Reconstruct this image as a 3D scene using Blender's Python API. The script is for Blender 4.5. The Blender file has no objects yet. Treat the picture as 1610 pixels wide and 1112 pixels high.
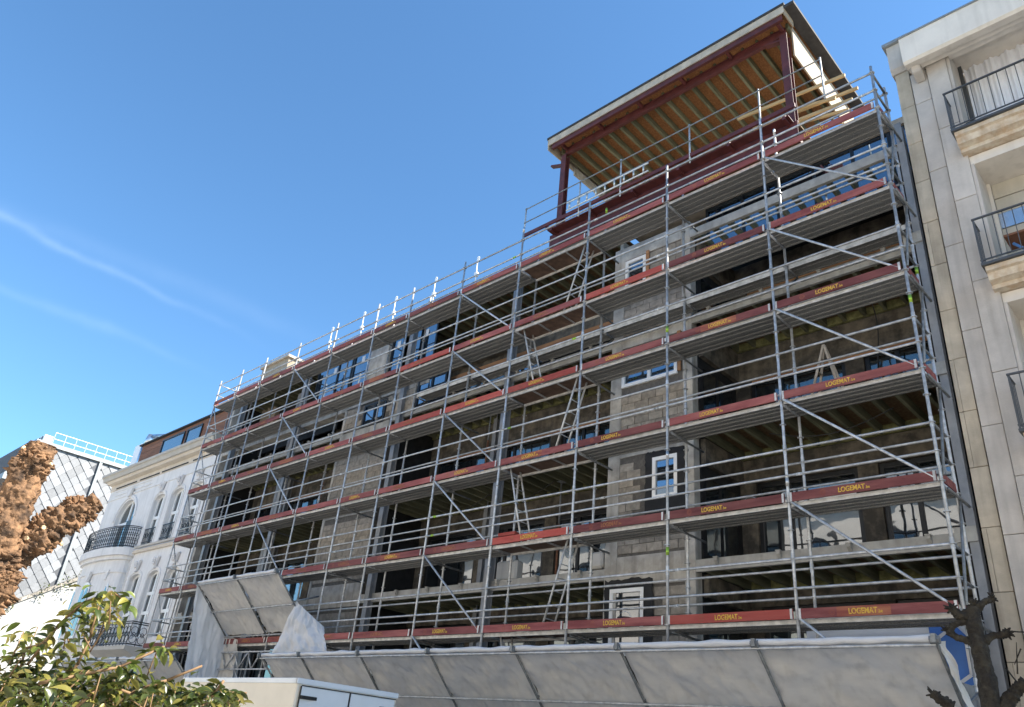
import bpy, math, random
from math import radians, sin, cos, pi, sqrt
from mathutils import Vector, Matrix, noise
random.seed(7)
scn = bpy.context.scene
COL = scn.collection
# ------------------------------------------------------------------ camera
cam_d = bpy.data.cameras.new('camera'); cam = bpy.data.objects.new('camera', cam_d); COL.objects.link(cam)
cam.location = (5.9477, -12.9792, 1.65)
cam.rotation_euler = (radians(117.7366), radians(-5.2343), radians(43.1913))
cam_d.sensor_fit = 'HORIZONTAL'; cam_d.sensor_width = 36; cam_d.lens = 27.357
cam_d.clip_start = 0.1; cam_d.clip_end = 3000
scn.camera = cam
# ------------------------------------------------------------------ light
SUN_EL, SUN_AZ = 42.0, 33.0            # azimuth from +X towards +Y (sun stands behind the facade, to the right)
sdir = Vector((cos(radians(SUN_EL))*cos(radians(SUN_AZ)), cos(radians(SUN_EL))*sin(radians(SUN_AZ)), sin(radians(SUN_EL))))
sun_d = bpy.data.lights.new('sun', 'SUN'); sun = bpy.data.objects.new('sun', sun_d); COL.objects.link(sun)
sun_d.energy = 5.0; sun_d.angle = radians(0.5); sun_d.color = (1.0, 0.93, 0.82)
sun.rotation_euler = (-sdir).to_track_quat('-Z', 'Y').to_euler(); sun.location = (20, 10, 40)
world = bpy.data.worlds.new('World'); scn.world = world; world.use_nodes = True
wn, wl = world.node_tree.nodes, world.node_tree.links
wn.clear()
wo = wn.new('ShaderNodeOutputWorld'); bg = wn.new('ShaderNodeBackground'); sky = wn.new('ShaderNodeTexSky')
sky.sky_type = 'NISHITA'; sky.sun_disc = False
sky.sun_elevation = radians(SUN_EL); sky.sun_rotation = radians(90-SUN_AZ)
sky.altitude = 0; sky.air_density = 1.0; sky.dust_density = 0.25; sky.ozone_density = 2.0
bg.inputs['Strength'].default_value = 0.092
def wmath(op, a, b=None):
    n = wn.new('ShaderNodeMath'); n.operation = op
    for i, v in enumerate((a, b)):
        if v is None: continue
        if isinstance(v, (int, float)): n.inputs[i].default_value = v
        else: wl.new(v, n.inputs[i])
    return n.outputs[0]
def cam_dir(u, v):
    m = cam.rotation_euler.to_matrix()
    return (m @ Vector(((u-805)/1223.49, -(v-556)/1223.49, -1))).normalized()
wtc = wn.new('ShaderNodeTexCoord')
cloud = None
for (a, b, width, strength, n0) in (((0, 338), (430, 548), 0.0048, 0.055, 9.0), ((40, 468), (350, 598), 0.0055, 0.034, 7.0), ((300, 455), (560, 560), 0.010, 0.018, 5.0)):
    da, db = cam_dir(*a), cam_dir(*b)
    nrm = da.cross(db).normalized(); mid = (da+db).normalized(); tan = nrm.cross(mid).normalized()
    if tan.dot(db-da) < 0: tan = -tan
    half = (db-da).length/2
    nz = wn.new('ShaderNodeTexNoise'); nz.inputs['Scale'].default_value = n0; nz.inputs['Detail'].default_value = 6
    wl.new(wtc.outputs['Generated'], nz.inputs['Vector'])
    d1 = wn.new('ShaderNodeVectorMath'); d1.operation = 'DOT_PRODUCT'; wl.new(wtc.outputs['Generated'], d1.inputs[0]); d1.inputs[1].default_value = nrm
    d2 = wn.new('ShaderNodeVectorMath'); d2.operation = 'DOT_PRODUCT'; wl.new(wtc.outputs['Generated'], d2.inputs[0]); d2.inputs[1].default_value = tan
    d3 = wn.new('ShaderNodeVectorMath'); d3.operation = 'DOT_PRODUCT'; wl.new(wtc.outputs['Generated'], d3.inputs[0]); d3.inputs[1].default_value = mid
    off = wmath('ADD', d1.outputs['Value'], wmath('MULTIPLY', wmath('SUBTRACT', nz.outputs['Fac'], 0.5), 0.03))
    x = wmath('DIVIDE', off, width)
    across = wmath('POWER', 2.718, wmath('MULTIPLY', wmath('MULTIPLY', x, x), -1.0))
    mr = wn.new('ShaderNodeMapRange'); mr.interpolation_type = 'SMOOTHSTEP'
    wl.new(d2.outputs['Value'], mr.inputs['Value'])
    mr.inputs['From Min'].default_value = half*1.15; mr.inputs['From Max'].default_value = -half*0.6
    front = wmath('GREATER_THAN', d3.outputs['Value'], 0.2)
    nz2 = wn.new('ShaderNodeTexNoise'); nz2.inputs['Scale'].default_value = 26; nz2.inputs['Detail'].default_value = 5; wl.new(wtc.outputs['Generated'], nz2.inputs['Vector'])
    m = wmath('MULTIPLY', wmath('MULTIPLY', wmath('MULTIPLY', across, mr.outputs[0]), front), wmath('MULTIPLY', wmath('ADD', nz2.outputs['Fac'], 0.2), strength*1.6))
    cloud = m if cloud is None else wmath('ADD', cloud, m)
wmix = wn.new('ShaderNodeMixRGB'); wmix.inputs['Color2'].default_value = (6.0, 7.0, 8.2, 1)
wl.new(cloud, wmix.inputs['Fac'])
tint = wn.new('ShaderNodeMixRGB'); tint.blend_type = 'MULTIPLY'; tint.inputs['Fac'].default_value = 1; tint.inputs['Color2'].default_value = (0.62, 0.895, 1.03, 1)
wl.new(sky.outputs[0], tint.inputs['Color1']); wl.new(tint.outputs[0], wmix.inputs['Color1'])
wl.new(wmix.outputs[0], bg.inputs['Color']); wl.new(bg.outputs[0], wo.inputs['Surface'])
vs = scn.view_settings; vs.view_transform = 'Standard'; vs.look = 'None'; vs.gamma = 1; vs.use_curve_mapping = False
vs.exposure = 1.60
scn.render.engine = 'CYCLES'
# ------------------------------------------------------------------ materials
def mat(name, col, rough=0.7, metal=0.0, var=0.12, scale=3.0, col2=None, bump=0.0, bscale=40.0, rnd=0.0, stretch=None, spec=None, detail=6, transl=0.0, mixpos=(0.4, 0.65), stain=0.0):
    m = bpy.data.materials.new(name); m.use_nodes = True
    n, l = m.node_tree.nodes, m.node_tree.links
    b = n['Principled BSDF']; b.inputs['Roughness'].default_value = rough; b.inputs['Metallic'].default_value = metal
    if spec is not None: b.inputs['Specular IOR Level'].default_value = spec
    tc = n.new('ShaderNodeTexCoord'); vec = tc.outputs['Object']
    geo = n.new('ShaderNodeNewGeometry'); vec = geo.outputs['Position']
    if stretch:
        mp = n.new('ShaderNodeMapping'); mp.inputs['Scale'].default_value = stretch; l.new(vec, mp.inputs['Vector']); vec = mp.outputs[0]
    nz = n.new('ShaderNodeTexNoise'); nz.inputs['Scale'].default_value = scale; nz.inputs['Detail'].default_value = detail; nz.inputs['Roughness'].default_value = 0.62
    l.new(vec, nz.inputs['Vector'])
    cr = n.new('ShaderNodeValToRGB'); cr.color_ramp.elements[0].position = mixpos[0]; cr.color_ramp.elements[1].position = mixpos[1]
    c = Vector(col)
    lo, hi = (c*(1-var), c*(1+var)) if col2 is None else (c, Vector(col2))
    cr.color_ramp.elements[0].color = (*lo, 1); cr.color_ramp.elements[1].color = (*[min(1, v) for v in hi], 1)
    l.new(nz.outputs['Fac'], cr.inputs['Fac']); out = cr.outputs[0]
    if stain > 0:    # long vertical runs of dirt
        mp2 = n.new('ShaderNodeMapping'); mp2.inputs['Scale'].default_value = (2.2, 2.2, 0.16); l.new(geo.outputs['Position'], mp2.inputs['Vector'])
        n2 = n.new('ShaderNodeTexNoise'); n2.inputs['Scale'].default_value = 2.4; n2.inputs['Detail'].default_value = 5; l.new(mp2.outputs[0], n2.inputs['Vector'])
        r2 = n.new('ShaderNodeMapRange'); r2.inputs['From Min'].default_value = 0.5; r2.inputs['From Max'].default_value = 0.72; r2.inputs['To Max'].default_value = stain
        l.new(n2.outputs['Fac'], r2.inputs['Value'])
        mx = n.new('ShaderNodeMixRGB'); mx.inputs['Color2'].default_value = (c[0]*0.35, c[1]*0.33, c[2]*0.30, 1); l.new(r2.outputs[0], mx.inputs['Fac']); l.new(out, mx.inputs['Color1']); out = mx.outputs[0]
    if rnd > 0:
        oi = n.new('ShaderNodeObjectInfo'); mr = n.new('ShaderNodeMapRange')
        mr.inputs['To Min'].default_value = 1-rnd; mr.inputs['To Max'].default_value = 1+rnd
        l.new(oi.outputs['Random'], mr.inputs['Value'])
        hs = n.new('ShaderNodeHueSaturation'); l.new(mr.outputs[0], hs.inputs['Value']); l.new(out, hs.inputs['Color']); out = hs.outputs[0]
    l.new(out, b.inputs['Base Color'])
    if bump > 0:
        nb = n.new('ShaderNodeTexNoise'); nb.inputs['Scale'].default_value = bscale; nb.inputs['Detail'].default_value = 5; l.new(vec, nb.inputs['Vector'])
        bp = n.new('ShaderNodeBump'); bp.inputs['Strength'].default_value = bump; bp.inputs['Distance'].default_value = 0.03
        l.new(nb.outputs['Fac'], bp.inputs['Height']); l.new(bp.outputs[0], b.inputs['Normal'])
    if transl > 0:
        t = n.new('ShaderNodeBsdfTranslucent'); l.new(out, t.inputs['Color'])
        ms = n.new('ShaderNodeMixShader'); ms.inputs['Fac'].default_value = transl
        l.new(b.outputs[0], ms.inputs[1]); l.new(t.outputs[0], ms.inputs[2]); l.new(ms.outputs[0], n['Material Output'].inputs['Surface'])
    return m
def glass_mat(name, base=(0.01, 0.013, 0.016), refl=0.35, tint=(0.75, 0.85, 0.95), rough=0.015):
    m = bpy.data.materials.new(name); m.use_nodes = True; n, l = m.node_tree.nodes, m.node_tree.links
    b = n['Principled BSDF']; b.inputs['Base Color'].default_value = (*base, 1); b.inputs['Roughness'].default_value = 0.06
    g = n.new('ShaderNodeBsdfGlossy'); g.inputs['Color'].default_value = (*tint, 1); g.inputs['Roughness'].default_value = rough
    nz = n.new('ShaderNodeTexNoise'); nz.inputs['Scale'].default_value = 1.1; geo = n.new('ShaderNodeNewGeometry'); l.new(geo.outputs['Position'], nz.inputs['Vector'])
    bp = n.new('ShaderNodeBump'); bp.inputs['Strength'].default_value = 0.02; bp.inputs['Distance'].default_value = 0.4; l.new(nz.outputs['Fac'], bp.inputs['Height']); l.new(bp.outputs[0], g.inputs['Normal'])
    ms = n.new('ShaderNodeMixShader'); ms.inputs['Fac'].default_value = refl
    l.new(b.outputs[0], ms.inputs[1]); l.new(g.outputs[0], ms.inputs[2]); l.new(ms.outputs[0], n['Material Output'].inputs['Surface'])
    return m
MT = dict(
 galv=mat('galvanised_steel', (0.45, 0.46, 0.47), 0.45, 0.45, 0.22, 9, rnd=0.2),
 galv_dark=mat('weathered_tube_steel', (0.20, 0.21, 0.215), 0.5, 0.4, 0.25, 9, rnd=0.15),
 deck=mat('perforated_steel_deck', (0.205, 0.205, 0.20), 0.55, 0.35, 0.3, 60, rnd=0.18, bump=0.4, bscale=120),
 deck_lip=mat('bare_deck_edge', (0.52, 0.51, 0.49), 0.55, 0.25, 0.2, 6, rnd=0.12),
 ply=mat('plywood_hatch_deck', (0.10, 0.06, 0.042), 0.7, 0, 0.3, 5, rnd=0.1),
 toe=mat('worn_red_board_paint', (0.145, 0.030, 0.030), 0.78, 0, 0, 2.6, col2=(0.30, 0.10, 0.088), rnd=0.36, stretch=(0.35, 3, 2.5), bump=0.15, mixpos=(0.35, 0.75)),
 toe_b=mat('bright_red_board_paint', (0.30, 0.042, 0.03), 0.75, 0, 0, 2.6, col2=(0.36, 0.09, 0.065), rnd=0.2, stretch=(0.35, 3, 2.5), mixpos=(0.35, 0.75)),
 toe_o=mat('orange_worn_board_end', (0.21, 0.05, 0.034), 0.78, 0, 0, 4, col2=(0.33, 0.12, 0.06), stretch=(0.35, 3, 2.5)),
 yellow=mat('yellow_stencil_paint', (0.62, 0.40, 0.05), 0.75, 0, 0, 30, col2=(0.34, 0.11, 0.04), mixpos=(0.46, 0.72)),
 yellow_f=mat('faded_stencil_paint', (0.36, 0.17, 0.05), 0.8, 0, 0, 30, col2=(0.22, 0.06, 0.045), mixpos=(0.38, 0.6)),
 green=mat('fluorescent_mark_tape', (0.45, 0.72, 0.08), 0.6),
 white_tape=mat('white_rail_label', (0.75, 0.75, 0.74), 0.6),
 concrete=mat('raw_concrete', (0.40, 0.38, 0.345), 0.9, 0, 0.22, 2.2, bump=0.25, bscale=25, stain=0.5),
 block=mat('grey_concrete_block', (0.285, 0.255, 0.215), 0.95, 0, 0.18, 9, rnd=0.2, bump=0.4, bscale=70),
 mortar=mat('mortar_bed', (0.11, 0.10, 0.088), 0.95, 0, 0.2, 14, bump=0.3),
 steel=mat('grey_primed_steel', (0.235, 0.245, 0.26), 0.5, 0.1, 0.12, 3),
 beam=mat('pale_grey_beam_paint', (0.34, 0.335, 0.315), 0.6, 0, 0.15, 3, stain=0.35),
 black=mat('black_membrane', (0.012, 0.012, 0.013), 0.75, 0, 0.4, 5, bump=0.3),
 blackframe=mat('black_aluminium', (0.012, 0.013, 0.015), 0.4, 0.1, 0.2, 5),
 plaster=mat('stripped_plaster', (0.06, 0.054, 0.045), 0.95, 0, 0, 3.2, col2=(0.17, 0.145, 0.11), bump=0.6, bscale=12, stain=0.4),
 plaster_d=mat('dark_plaster', (0.035, 0.031, 0.026), 0.95, 0, 0, 3.2, col2=(0.10, 0.085, 0.065), bump=0.6, bscale=12),  # darker copy of the stripped plaster
 ply_edge=mat('orange_formwork_board', (0.34, 0.17, 0.075), 0.8, 0, 0.25, 2.5, stretch=(0.3, 2, 4)),
 osb=mat('strand_board', (0.22, 0.092, 0.032), 0.85, 0, 0, 26, col2=(0.36, 0.17, 0.065), bump=0.2, bscale=60, stretch=(1, 0.5, 1)),
 osb_d=mat('underfloor_board', (0.12, 0.065, 0.03), 0.85, 0, 0, 16, col2=(0.17, 0.12, 0.055), bump=0.2, bscale=60),
 joist=mat('green_treated_timber', (0.115, 0.12, 0.07), 0.85, 0, 0, 3, col2=(0.19, 0.19, 0.12), rnd=0.2, stretch=(3, 0.4, 3)),
 insul=mat('yellow_green_insulation', (0.21, 0.205, 0.085), 0.95, 0, 0.3, 8, bump=0.5, bscale=15),
 redsteel=mat('red_oxide_steel', (0.088, 0.021, 0.02), 0.55, 0.0, 0.25, 4, rnd=0.06),
 pine=mat('new_pine_board', (0.46, 0.32, 0.16), 0.7, 0, 0.15, 3, stretch=(0.5, 3, 3)),
 panel=mat('pale_board_panel', (0.30, 0.245, 0.18), 0.8, 0, 0.15, 6),
 roofing=mat('black_roofing_felt', (0.035, 0.033, 0.033), 0.85, 0, 0.3, 6),
 fascia=mat('pale_timber_fascia', (0.42, 0.36, 0.29), 0.75, 0, 0.15, 4),
 pvc=mat('white_pvc_frame', (0.80, 0.80, 0.79), 0.4, 0, 0.03, 3),
 glass=glass_mat('coated_blue_glass', refl=0.33, tint=(0.68, 0.80, 0.92)),
 glass_d=glass_mat('dark_clear_glass', refl=0.16, tint=(0.8, 0.9, 0.9)),
 glass_r=glass_mat('shop_glass', refl=0.22, tint=(0.9, 0.92, 0.95)),
 tarp=mat('translucent_white_sheeting', (0.68, 0.655, 0.61), 0.6, 0, 0.06, 1.3, bump=0.4, bscale=5.0, transl=0.3, stain=0.25, stretch=(0.6, 1, 1.8)),
 tarp_b=mat('blue_white_plastic_sheet', (0.72, 0.72, 0.73), 0.4, 0, 0.04, 2, bump=0.3, bscale=4, transl=0.25),
 tarp_g=mat('grey_folded_sheet', (0.22, 0.215, 0.20), 0.6, 0, 0.2, 3, bump=0.5, bscale=7),
 banner=mat('blue_banner_print', (0.03, 0.13, 0.42), 0.5, 0, 0.1, 3),
 stone=mat('beige_facade_stone', (0.50, 0.46, 0.415), 0.85, 0, 0.10, 1.6, bump=0.12, bscale=35, rnd=0.07, stain=0.28),
 stone_w=mat('warm_sandy_stone', (0.50, 0.435, 0.34), 0.88, 0, 0.14, 1.8, bump=0.15, bscale=30, rnd=0.10, stain=0.45),
 stone_j=mat('stone_backing', (0.33, 0.30, 0.26), 0.95),
 cornice=mat('painted_stone_cornice', (0.68, 0.63, 0.56), 0.75, 0, 0.06, 1.5, stain=0.2),
 balc=mat('flaking_balcony_paint', (0.50, 0.37, 0.25), 0.9, 0, 0, 5, col2=(0.62, 0.55, 0.44), bump=0.5, bscale=18, mixpos=(0.35, 0.6), stain=0.4),
 shutter=mat('beige_roller_shutter', (0.50, 0.46, 0.38), 0.6, 0, 0.06, 2, stain=0.2),
 curtain=mat('white_net_curtain', (0.74, 0.75, 0.78), 0.9, 0, 0.04, 2),
 iron=mat('black_wrought_iron', (0.015, 0.015, 0.017), 0.45, 0.3),
 railgrey=mat('grey_painted_rail', (0.075, 0.08, 0.085), 0.5, 0.2),
 stucco=mat('white_stucco', (0.72, 0.71, 0.70), 0.85, 0, 0.05, 1.2, bump=0.06, bscale=30, stain=0.2),
 render=mat('old_white_render', (0.40, 0.40, 0.39), 0.9, 0, 0.12, 1.4, bump=0.2, bscale=12, stain=0.35),
 cream=mat('cream_stucco_cornice', (0.62, 0.55, 0.46), 0.85, 0, 0.06, 1.2, stain=0.15),
 corn_g=mat('grey_cornice_soffit', (0.46, 0.43, 0.38), 0.8, 0, 0.06, 1.5),
 tile=mat('pale_grey_slate', (0.165, 0.175, 0.19), 0.5, 0, 0.10, 6, rnd=0.28),
 tile_bed=mat('slate_batten_gap', (0.105, 0.112, 0.125), 0.9),
 zinc=mat('grey_zinc', (0.26, 0.28, 0.29), 0.5, 0.3, 0.12, 3),
 brick=mat('brown_brick_wall', (0.24, 0.15, 0.11), 0.9, 0, 0.2, 12),
 coping=mat('grey_brick_coping', (0.28, 0.255, 0.22), 0.9, 0, 0.25, 8, rnd=0.15),
 timber=mat('red_brown_cladding', (0.20, 0.085, 0.042), 0.75, 0, 0.25, 3, stretch=(0.5, 1, 6), rnd=0.1),
 metal=mat('shiny_flue_metal', (0.62, 0.64, 0.66), 0.25, 0.9, 0.1, 3),
 bark=mat('pollard_bark', (0.04, 0.023, 0.013), 0.95, 0, 0, 9, col2=(0.25, 0.14, 0.072), bump=1.0, bscale=24, mixpos=(0.36, 0.66)),
 chip=mat('cut_shoot_wood', (0.17, 0.092, 0.046), 0.9, 0, 0.35, 18),
 cutwood=mat('pale_cut_wood', (0.62, 0.46, 0.28), 0.85, 0, 0.15, 18),
 bark_d=mat('dark_brown_bark', (0.014, 0.011, 0.008), 0.95, 0, 0, 16, col2=(0.042, 0.036, 0.025), bump=1.0, bscale=30),  # very dark brown, mottled by noise
 leaf=mat('glossy_evergreen_leaf', (0.055, 0.085, 0.016), 0.32, 0, 0, 7, col2=(0.15, 0.17, 0.04), rnd=0.45, transl=0.3),
 leaf_y=mat('sunlit_yellow_leaf', (0.20, 0.19, 0.04), 0.42, 0, 0, 7, col2=(0.30, 0.26, 0.07), rnd=0.3, transl=0.35),  # yellower copy of the leaf, sunlight put into its colour
 stem=mat('tan_shoot_bark', (0.19, 0.115, 0.055), 0.8, 0, 0.2, 20),
 van=mat('cream_van_panel', (0.66, 0.60, 0.50), 0.45, 0, 0.04, 1.5),
 van_w=mat('cool_white_door_paint', (0.66, 0.69, 0.72), 0.4, 0, 0.03, 1.5),
 rubber=mat('black_rubber', (0.018, 0.018, 0.018), 0.7),
 lamp=mat('red_lamp_lens', (0.5, 0.02, 0.02), 0.3),
 asphalt=mat('asphalt', (0.055, 0.055, 0.056), 0.9, 0, 0.2, 6, bump=0.4, bscale=90),
 paving=mat('concrete_paving', (0.48, 0.46, 0.43), 0.9, 0, 0.12, 4, bump=0.2),
 earth=mat('garden_soil', (0.10, 0.085, 0.06), 0.95, 0, 0.3, 3, bump=0.5),
 opp=mat('cream_render', (0.66, 0.62, 0.56), 0.9, 0, 0.06, 1.0),
 blue=mat('blue_plastic_film', (0.08, 0.22, 0.55), 0.4),
 brass=mat('bright_tin', (0.7, 0.7, 0.68), 0.35, 0.6),  # even pale metal colour of the aluminium ladder
)
# ------------------------------------------------------------------ builders
WL = {}
def root(name, label, cat, loc, group=None):
    o = bpy.data.objects.new(name, None); COL.objects.link(o); o.location = loc; o.empty_display_size = 0.2
    o['label'] = label; o['category'] = cat
    if group: o['group'] = group
    WL[o.name] = Vector(loc); return o
def link(o, parent, wloc):
    COL.objects.link(o)
    if parent is not None: o.parent = parent; o.location = Vector(wloc)-WL[parent.name]
    else: o.location = wloc
    WL[o.name] = Vector(wloc); return o
def inst(name, mesh, parent, wloc, rot=None, scale=None, material=None):
    o = bpy.data.objects.new(name, mesh); link(o, parent, wloc)
    if rot is not None: o.rotation_euler = rot
    if scale is not None: o.scale = scale
    if material is not None and (not mesh.materials or mesh.materials[0] != material):
        if not mesh.materials: mesh.materials.append(None)
        o.material_slots[0].link = 'OBJECT'; o.material_slots[0].material = material
    return o
class MB:
    def __init__(s): s.v = []; s.f = []
    def add(s, vs_, fs): k = len(s.v); s.v += [tuple(p) for p in vs_]; s.f += [tuple(i+k for i in f) for f in fs]; return s
    def box(s, x0, x1, y0, y1, z0, z1):
        return s.add([(x0,y0,z0),(x1,y0,z0),(x1,y1,z0),(x0,y1,z0),(x0,y0,z1),(x1,y0,z1),(x1,y1,z1),(x0,y1,z1)],
                     [(0,3,2,1),(4,5,6,7),(0,1,5,4),(1,2,6,5),(2,3,7,6),(3,0,4,7)])
    def hexa(s, p): return s.add(p, [(0,3,2,1),(4,5,6,7),(0,1,5,4),(1,2,6,5),(2,3,7,6),(3,0,4,7)])
    def tube(s, p, q, r, n=8, r2=None, cap=True):
        p, q = Vector(p), Vector(q); d = (q-p)
        if d.length < 1e-6: return s
        d.normalize(); a = d.orthogonal().normalized(); b = d.cross(a); r2 = r if r2 is None else r2
        vs_ = [p+(a*cos(2*pi*i/n)+b*sin(2*pi*i/n))*r for i in range(n)]+[q+(a*cos(2*pi*i/n)+b*sin(2*pi*i/n))*r2 for i in range(n)]
        fs = [(i, (i+1) % n, n+(i+1) % n, n+i) for i in range(n)]
        if cap: fs += [tuple(range(n-1, -1, -1)), tuple(range(n, 2*n))]
        return s.add(vs_, fs)
    def path(s, pts, r, n=6):
        for a, b in zip(pts[:-1], pts[1:]): s.tube(a, b, r, n)
        return s
    def bar(s, p, q, w, h, up=(0,0,1)):
        p, q, up = Vector(p), Vector(q), Vector(up); d = (q-p).normalized(); sx = d.cross(up).normalized()*w/2; uy = sx.cross(d).normalized()*h/2
        return s.hexa([p-sx-uy, q-sx-uy, q+sx-uy, p+sx-uy, p-sx+uy, q-sx+uy, q+sx+uy, p+sx+uy])
    def prism_y(s, poly, y0, y1):            # poly of (x,z) counter-clockwise, extruded in y
        n = len(poly); vs_ = [(x, y0, z) for x, z in poly]+[(x, y1, z) for x, z in poly]
        return s.add(vs_, [tuple(range(n)), tuple(range(2*n-1, n-1, -1))]+[(i, n+i, n+(i+1) % n, (i+1) % n) for i in range(n)])
    def prism_x(s, poly, x0, x1):            # poly of (y,z)
        n = len(poly); vs_ = [(x0, y, z) for y, z in poly]+[(x1, y, z) for y, z in poly]
        return s.add(vs_, [tuple(range(n)), tuple(range(2*n-1, n-1, -1))]+[(i, n+i, n+(i+1) % n, (i+1) % n) for i in range(n)])
    def prism_z(s, poly, z0, z1):
        n = len(poly); vs_ = [(x, y, z0) for x, y in poly]+[(x, y, z1) for x, y in poly]
        return s.add(vs_, [tuple(range(n-1, -1, -1)), tuple(range(n, 2*n))]+[(i, (i+1) % n, n+(i+1) % n, n+i) for i in range(n)])
    def mesh(s, name, m, smooth=False, origin=(0,0,0)):
        me = bpy.data.meshes.new(name); o = Vector(origin); me.from_pydata([tuple(Vector(p)-o) for p in s.v], [], s.f)
        if m: me.materials.append(m)
        if smooth: me.polygons.foreach_set('use_smooth', [True]*len(me.polygons))
        me.update(); return me
    def build(s, name, m, parent=None, smooth=False, bevel=0.0):
        xs, ys, zs = zip(*s.v); org = Vector(((min(xs)+max(xs))/2, (min(ys)+max(ys))/2, min(zs)))
        o = bpy.data.objects.new(name, s.mesh(name, m, smooth, org)); link(o, parent, org)
        if bevel > 0:
            bv = o.modifiers.new('bevel', 'BEVEL'); bv.width = bevel; bv.segments = 1; bv.limit_method = 'ANGLE'
        return o
def tag(o, label, cat, group=None):
    o['label'] = label; o['category'] = cat
    if group: o['group'] = group
    return o
def structure(o): o['kind'] = 'structure'; return o
def along(p, q):           # rotation that turns +Z into p->q
    return (Vector(q)-Vector(p)).to_track_quat('Z', 'Y').to_euler()
def tube_mesh(name, r, m, n=10): return MB().tube((0,0,0), (0,0,1), r, n).mesh(name, m, True)
def tube_obj(name, mesh, parent, p, q, material=None):
    return inst(name, mesh, parent, p, along(p, q), (1, 1, (Vector(q)-Vector(p)).length), material)
# ------------------------------------------------------------------ setting
GZ = -0.55
structure(MB().box(-600, 600, -600, 600, GZ-0.5, GZ-0.02).build('ground', MT['earth']))
structure(MB().box(-300, 300, -10.2, -3.4, GZ-0.02, GZ).build('road', MT['asphalt']))
structure(MB().box(-300, 300, -3.4, 1.3, GZ-0.02, GZ+0.12).build('pavement', MT['paving']))
structure(MB().box(-300, 300, -40, -10.2, GZ-0.02, GZ+0.12).build('pavement', MT['paving']))
# ------------------------------------------------------------------ scaffold
SX = [2.53, 0.0, -2.54, -5.01, -7.5, -9.97, -12.46, -14.35, -16.83, -19.32, -21.83, -23.79, -25.7]
LZ = [14.19, 12.19, 10.19, 8.19, 6.19, 4.19]
YR = 0.73
TOP = 15.42
scaf = root('scaffold', 'tall galvanised tube scaffold with red toe boards across the unfinished facade', 'scaffold', (-11.6, 0.36, GZ+0.12))
std_me = tube_mesh('standard', 0.0285, MT['galv'])
def rosettes(z0, z1):
    m = MB(); z = z0
    while z < z1:
        m.tube((0,0,z-0.005), (0,0,z+0.005), 0.062, 8); z += 0.5
    z = z0
    while z < z1-2:
        m.tube((0,0,z+0.92), (0,0,z+1.10), 0.034, 8); z += 2.0
    return m.mesh('rosettes', MT['galv'])
ros_me = rosettes(-GZ-0.12+0.19, TOP-GZ-0.2)
GB = GZ+0.12
for i, x in enumerate(SX):
    for y in (0.0, YR):
        dx = random.uniform(-.012, .012)
        top = TOP+random.uniform(-0.06, 0.1) if (y == 0 or i in (0, 12)) else 14.19+random.choice((0.75, 0.8, 1.25))
        so = MB().tube((x, y, GB), (x+dx*0, y, top), 0.0285, 10).build('standard', MT['galv'], scaf, True)
        r = inst('rosettes', ros_me, so, (x, y, GB)); r['kind'] = 'stuff'
        if top < 15: r.scale = (1, 1, (top-GB)/(TOP-GB))
LB = sorted(set(round(SX[i]-SX[i+1], 2) for i in range(12)))
rail_me = tube_mesh('guard_rail', 0.0245, MT['galv'], 8)
def deck_panel_mesh(w):
    # profile in (y,z): plate with down-turned lips and a centre fold, extruded over unit x
    prof = [(0,0),(0,-0.07),(0.035,-0.07),(0.035,-0.045),(w/2-0.02,-0.045),(w/2-0.015,-0.062),(w/2+0.015,-0.062),(w/2+0.02,-0.045),(w-0.035,-0.045),(w-0.035,-0.07),(w,-0.07),(w,0)]
    return MB().prism_x(prof, 0, 1).mesh('deck_panel', MT['deck'])
deck_me = deck_panel_mesh(0.325)
lip_me = MB().box(0, 1, -0.014, -0.002, -0.075, -0.002).mesh('deck_lip', MT['deck_lip'])
toe_me = {}
for L in LB:
    w = L-0.10; toe_me[L] = MB().box(-w/2, w/2, -0.016, 0.016, 0, 0.16).mesh('toe_board', MT['toe'])
clip_me = MB().box(-0.02, 0.02, -0.022, 0.022, 0.005, 0.17).mesh('board_clip', MT['deck_lip'])
end_me = MB().box(-0.42, 0.42, -0.0175, 0.0175, 0.003, 0.157).mesh('worn_print_band', MT['toe_o'])
def text_mesh(body, size, fat):
    fc = bpy.data.curves.new('lettering', 'FONT'); fc.body = body; fc.size = size; fc.extrude = 0.0012; fc.space_character = 1.0; fc.offset = fat
    fo = bpy.data.objects.new('lettering', fc); COL.objects.link(fo); bpy.context.view_layer.update()
    me = bpy.data.meshes.new_from_object(fo.evaluated_get(bpy.context.evaluated_depsgraph_get())); bpy.data.objects.remove(fo); return me
_t1, _t2 = text_mesh('LOGEMAT', 0.122, 0.0034), text_mesh('.be', 0.075, 0.0015)
_w = max(v.co.x for v in _t1.vertices)
_tb = MB(); _tb.add([(v.co.x*0.80-_w*0.45, v.co.y, v.co.z) for v in _t1.vertices], [tuple(p.vertices) for p in _t1.polygons])
_tb.add([(v.co.x*0.85+_w*0.36, v.co.y, v.co.z) for v in _t2.vertices], [tuple(p.vertices) for p in _t2.polygons])
txt_me = _tb.mesh('lettering', None)
txt_me.materials.clear(); txt_me.materials.append(MT['yellow'])
em = MB()
for r0, r1 in ((0.052, 0.042), (0.030, 0.020)):
    n = 16
    for k in range(n):
        a, b = 2*pi*k/n, 2*pi*(k+1)/n
        em.add([(r0*cos(a), r0*sin(a), 0), (r0*cos(b), r0*sin(b), 0), (r1*cos(b), r1*sin(b), 0), (r1*cos(a), r1*sin(a), 0)], [(0,1,2,3)])
em_me = em.mesh('emblem', MT['toe_o'])
HATCH = 3     # ladder bay S4-S3
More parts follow.
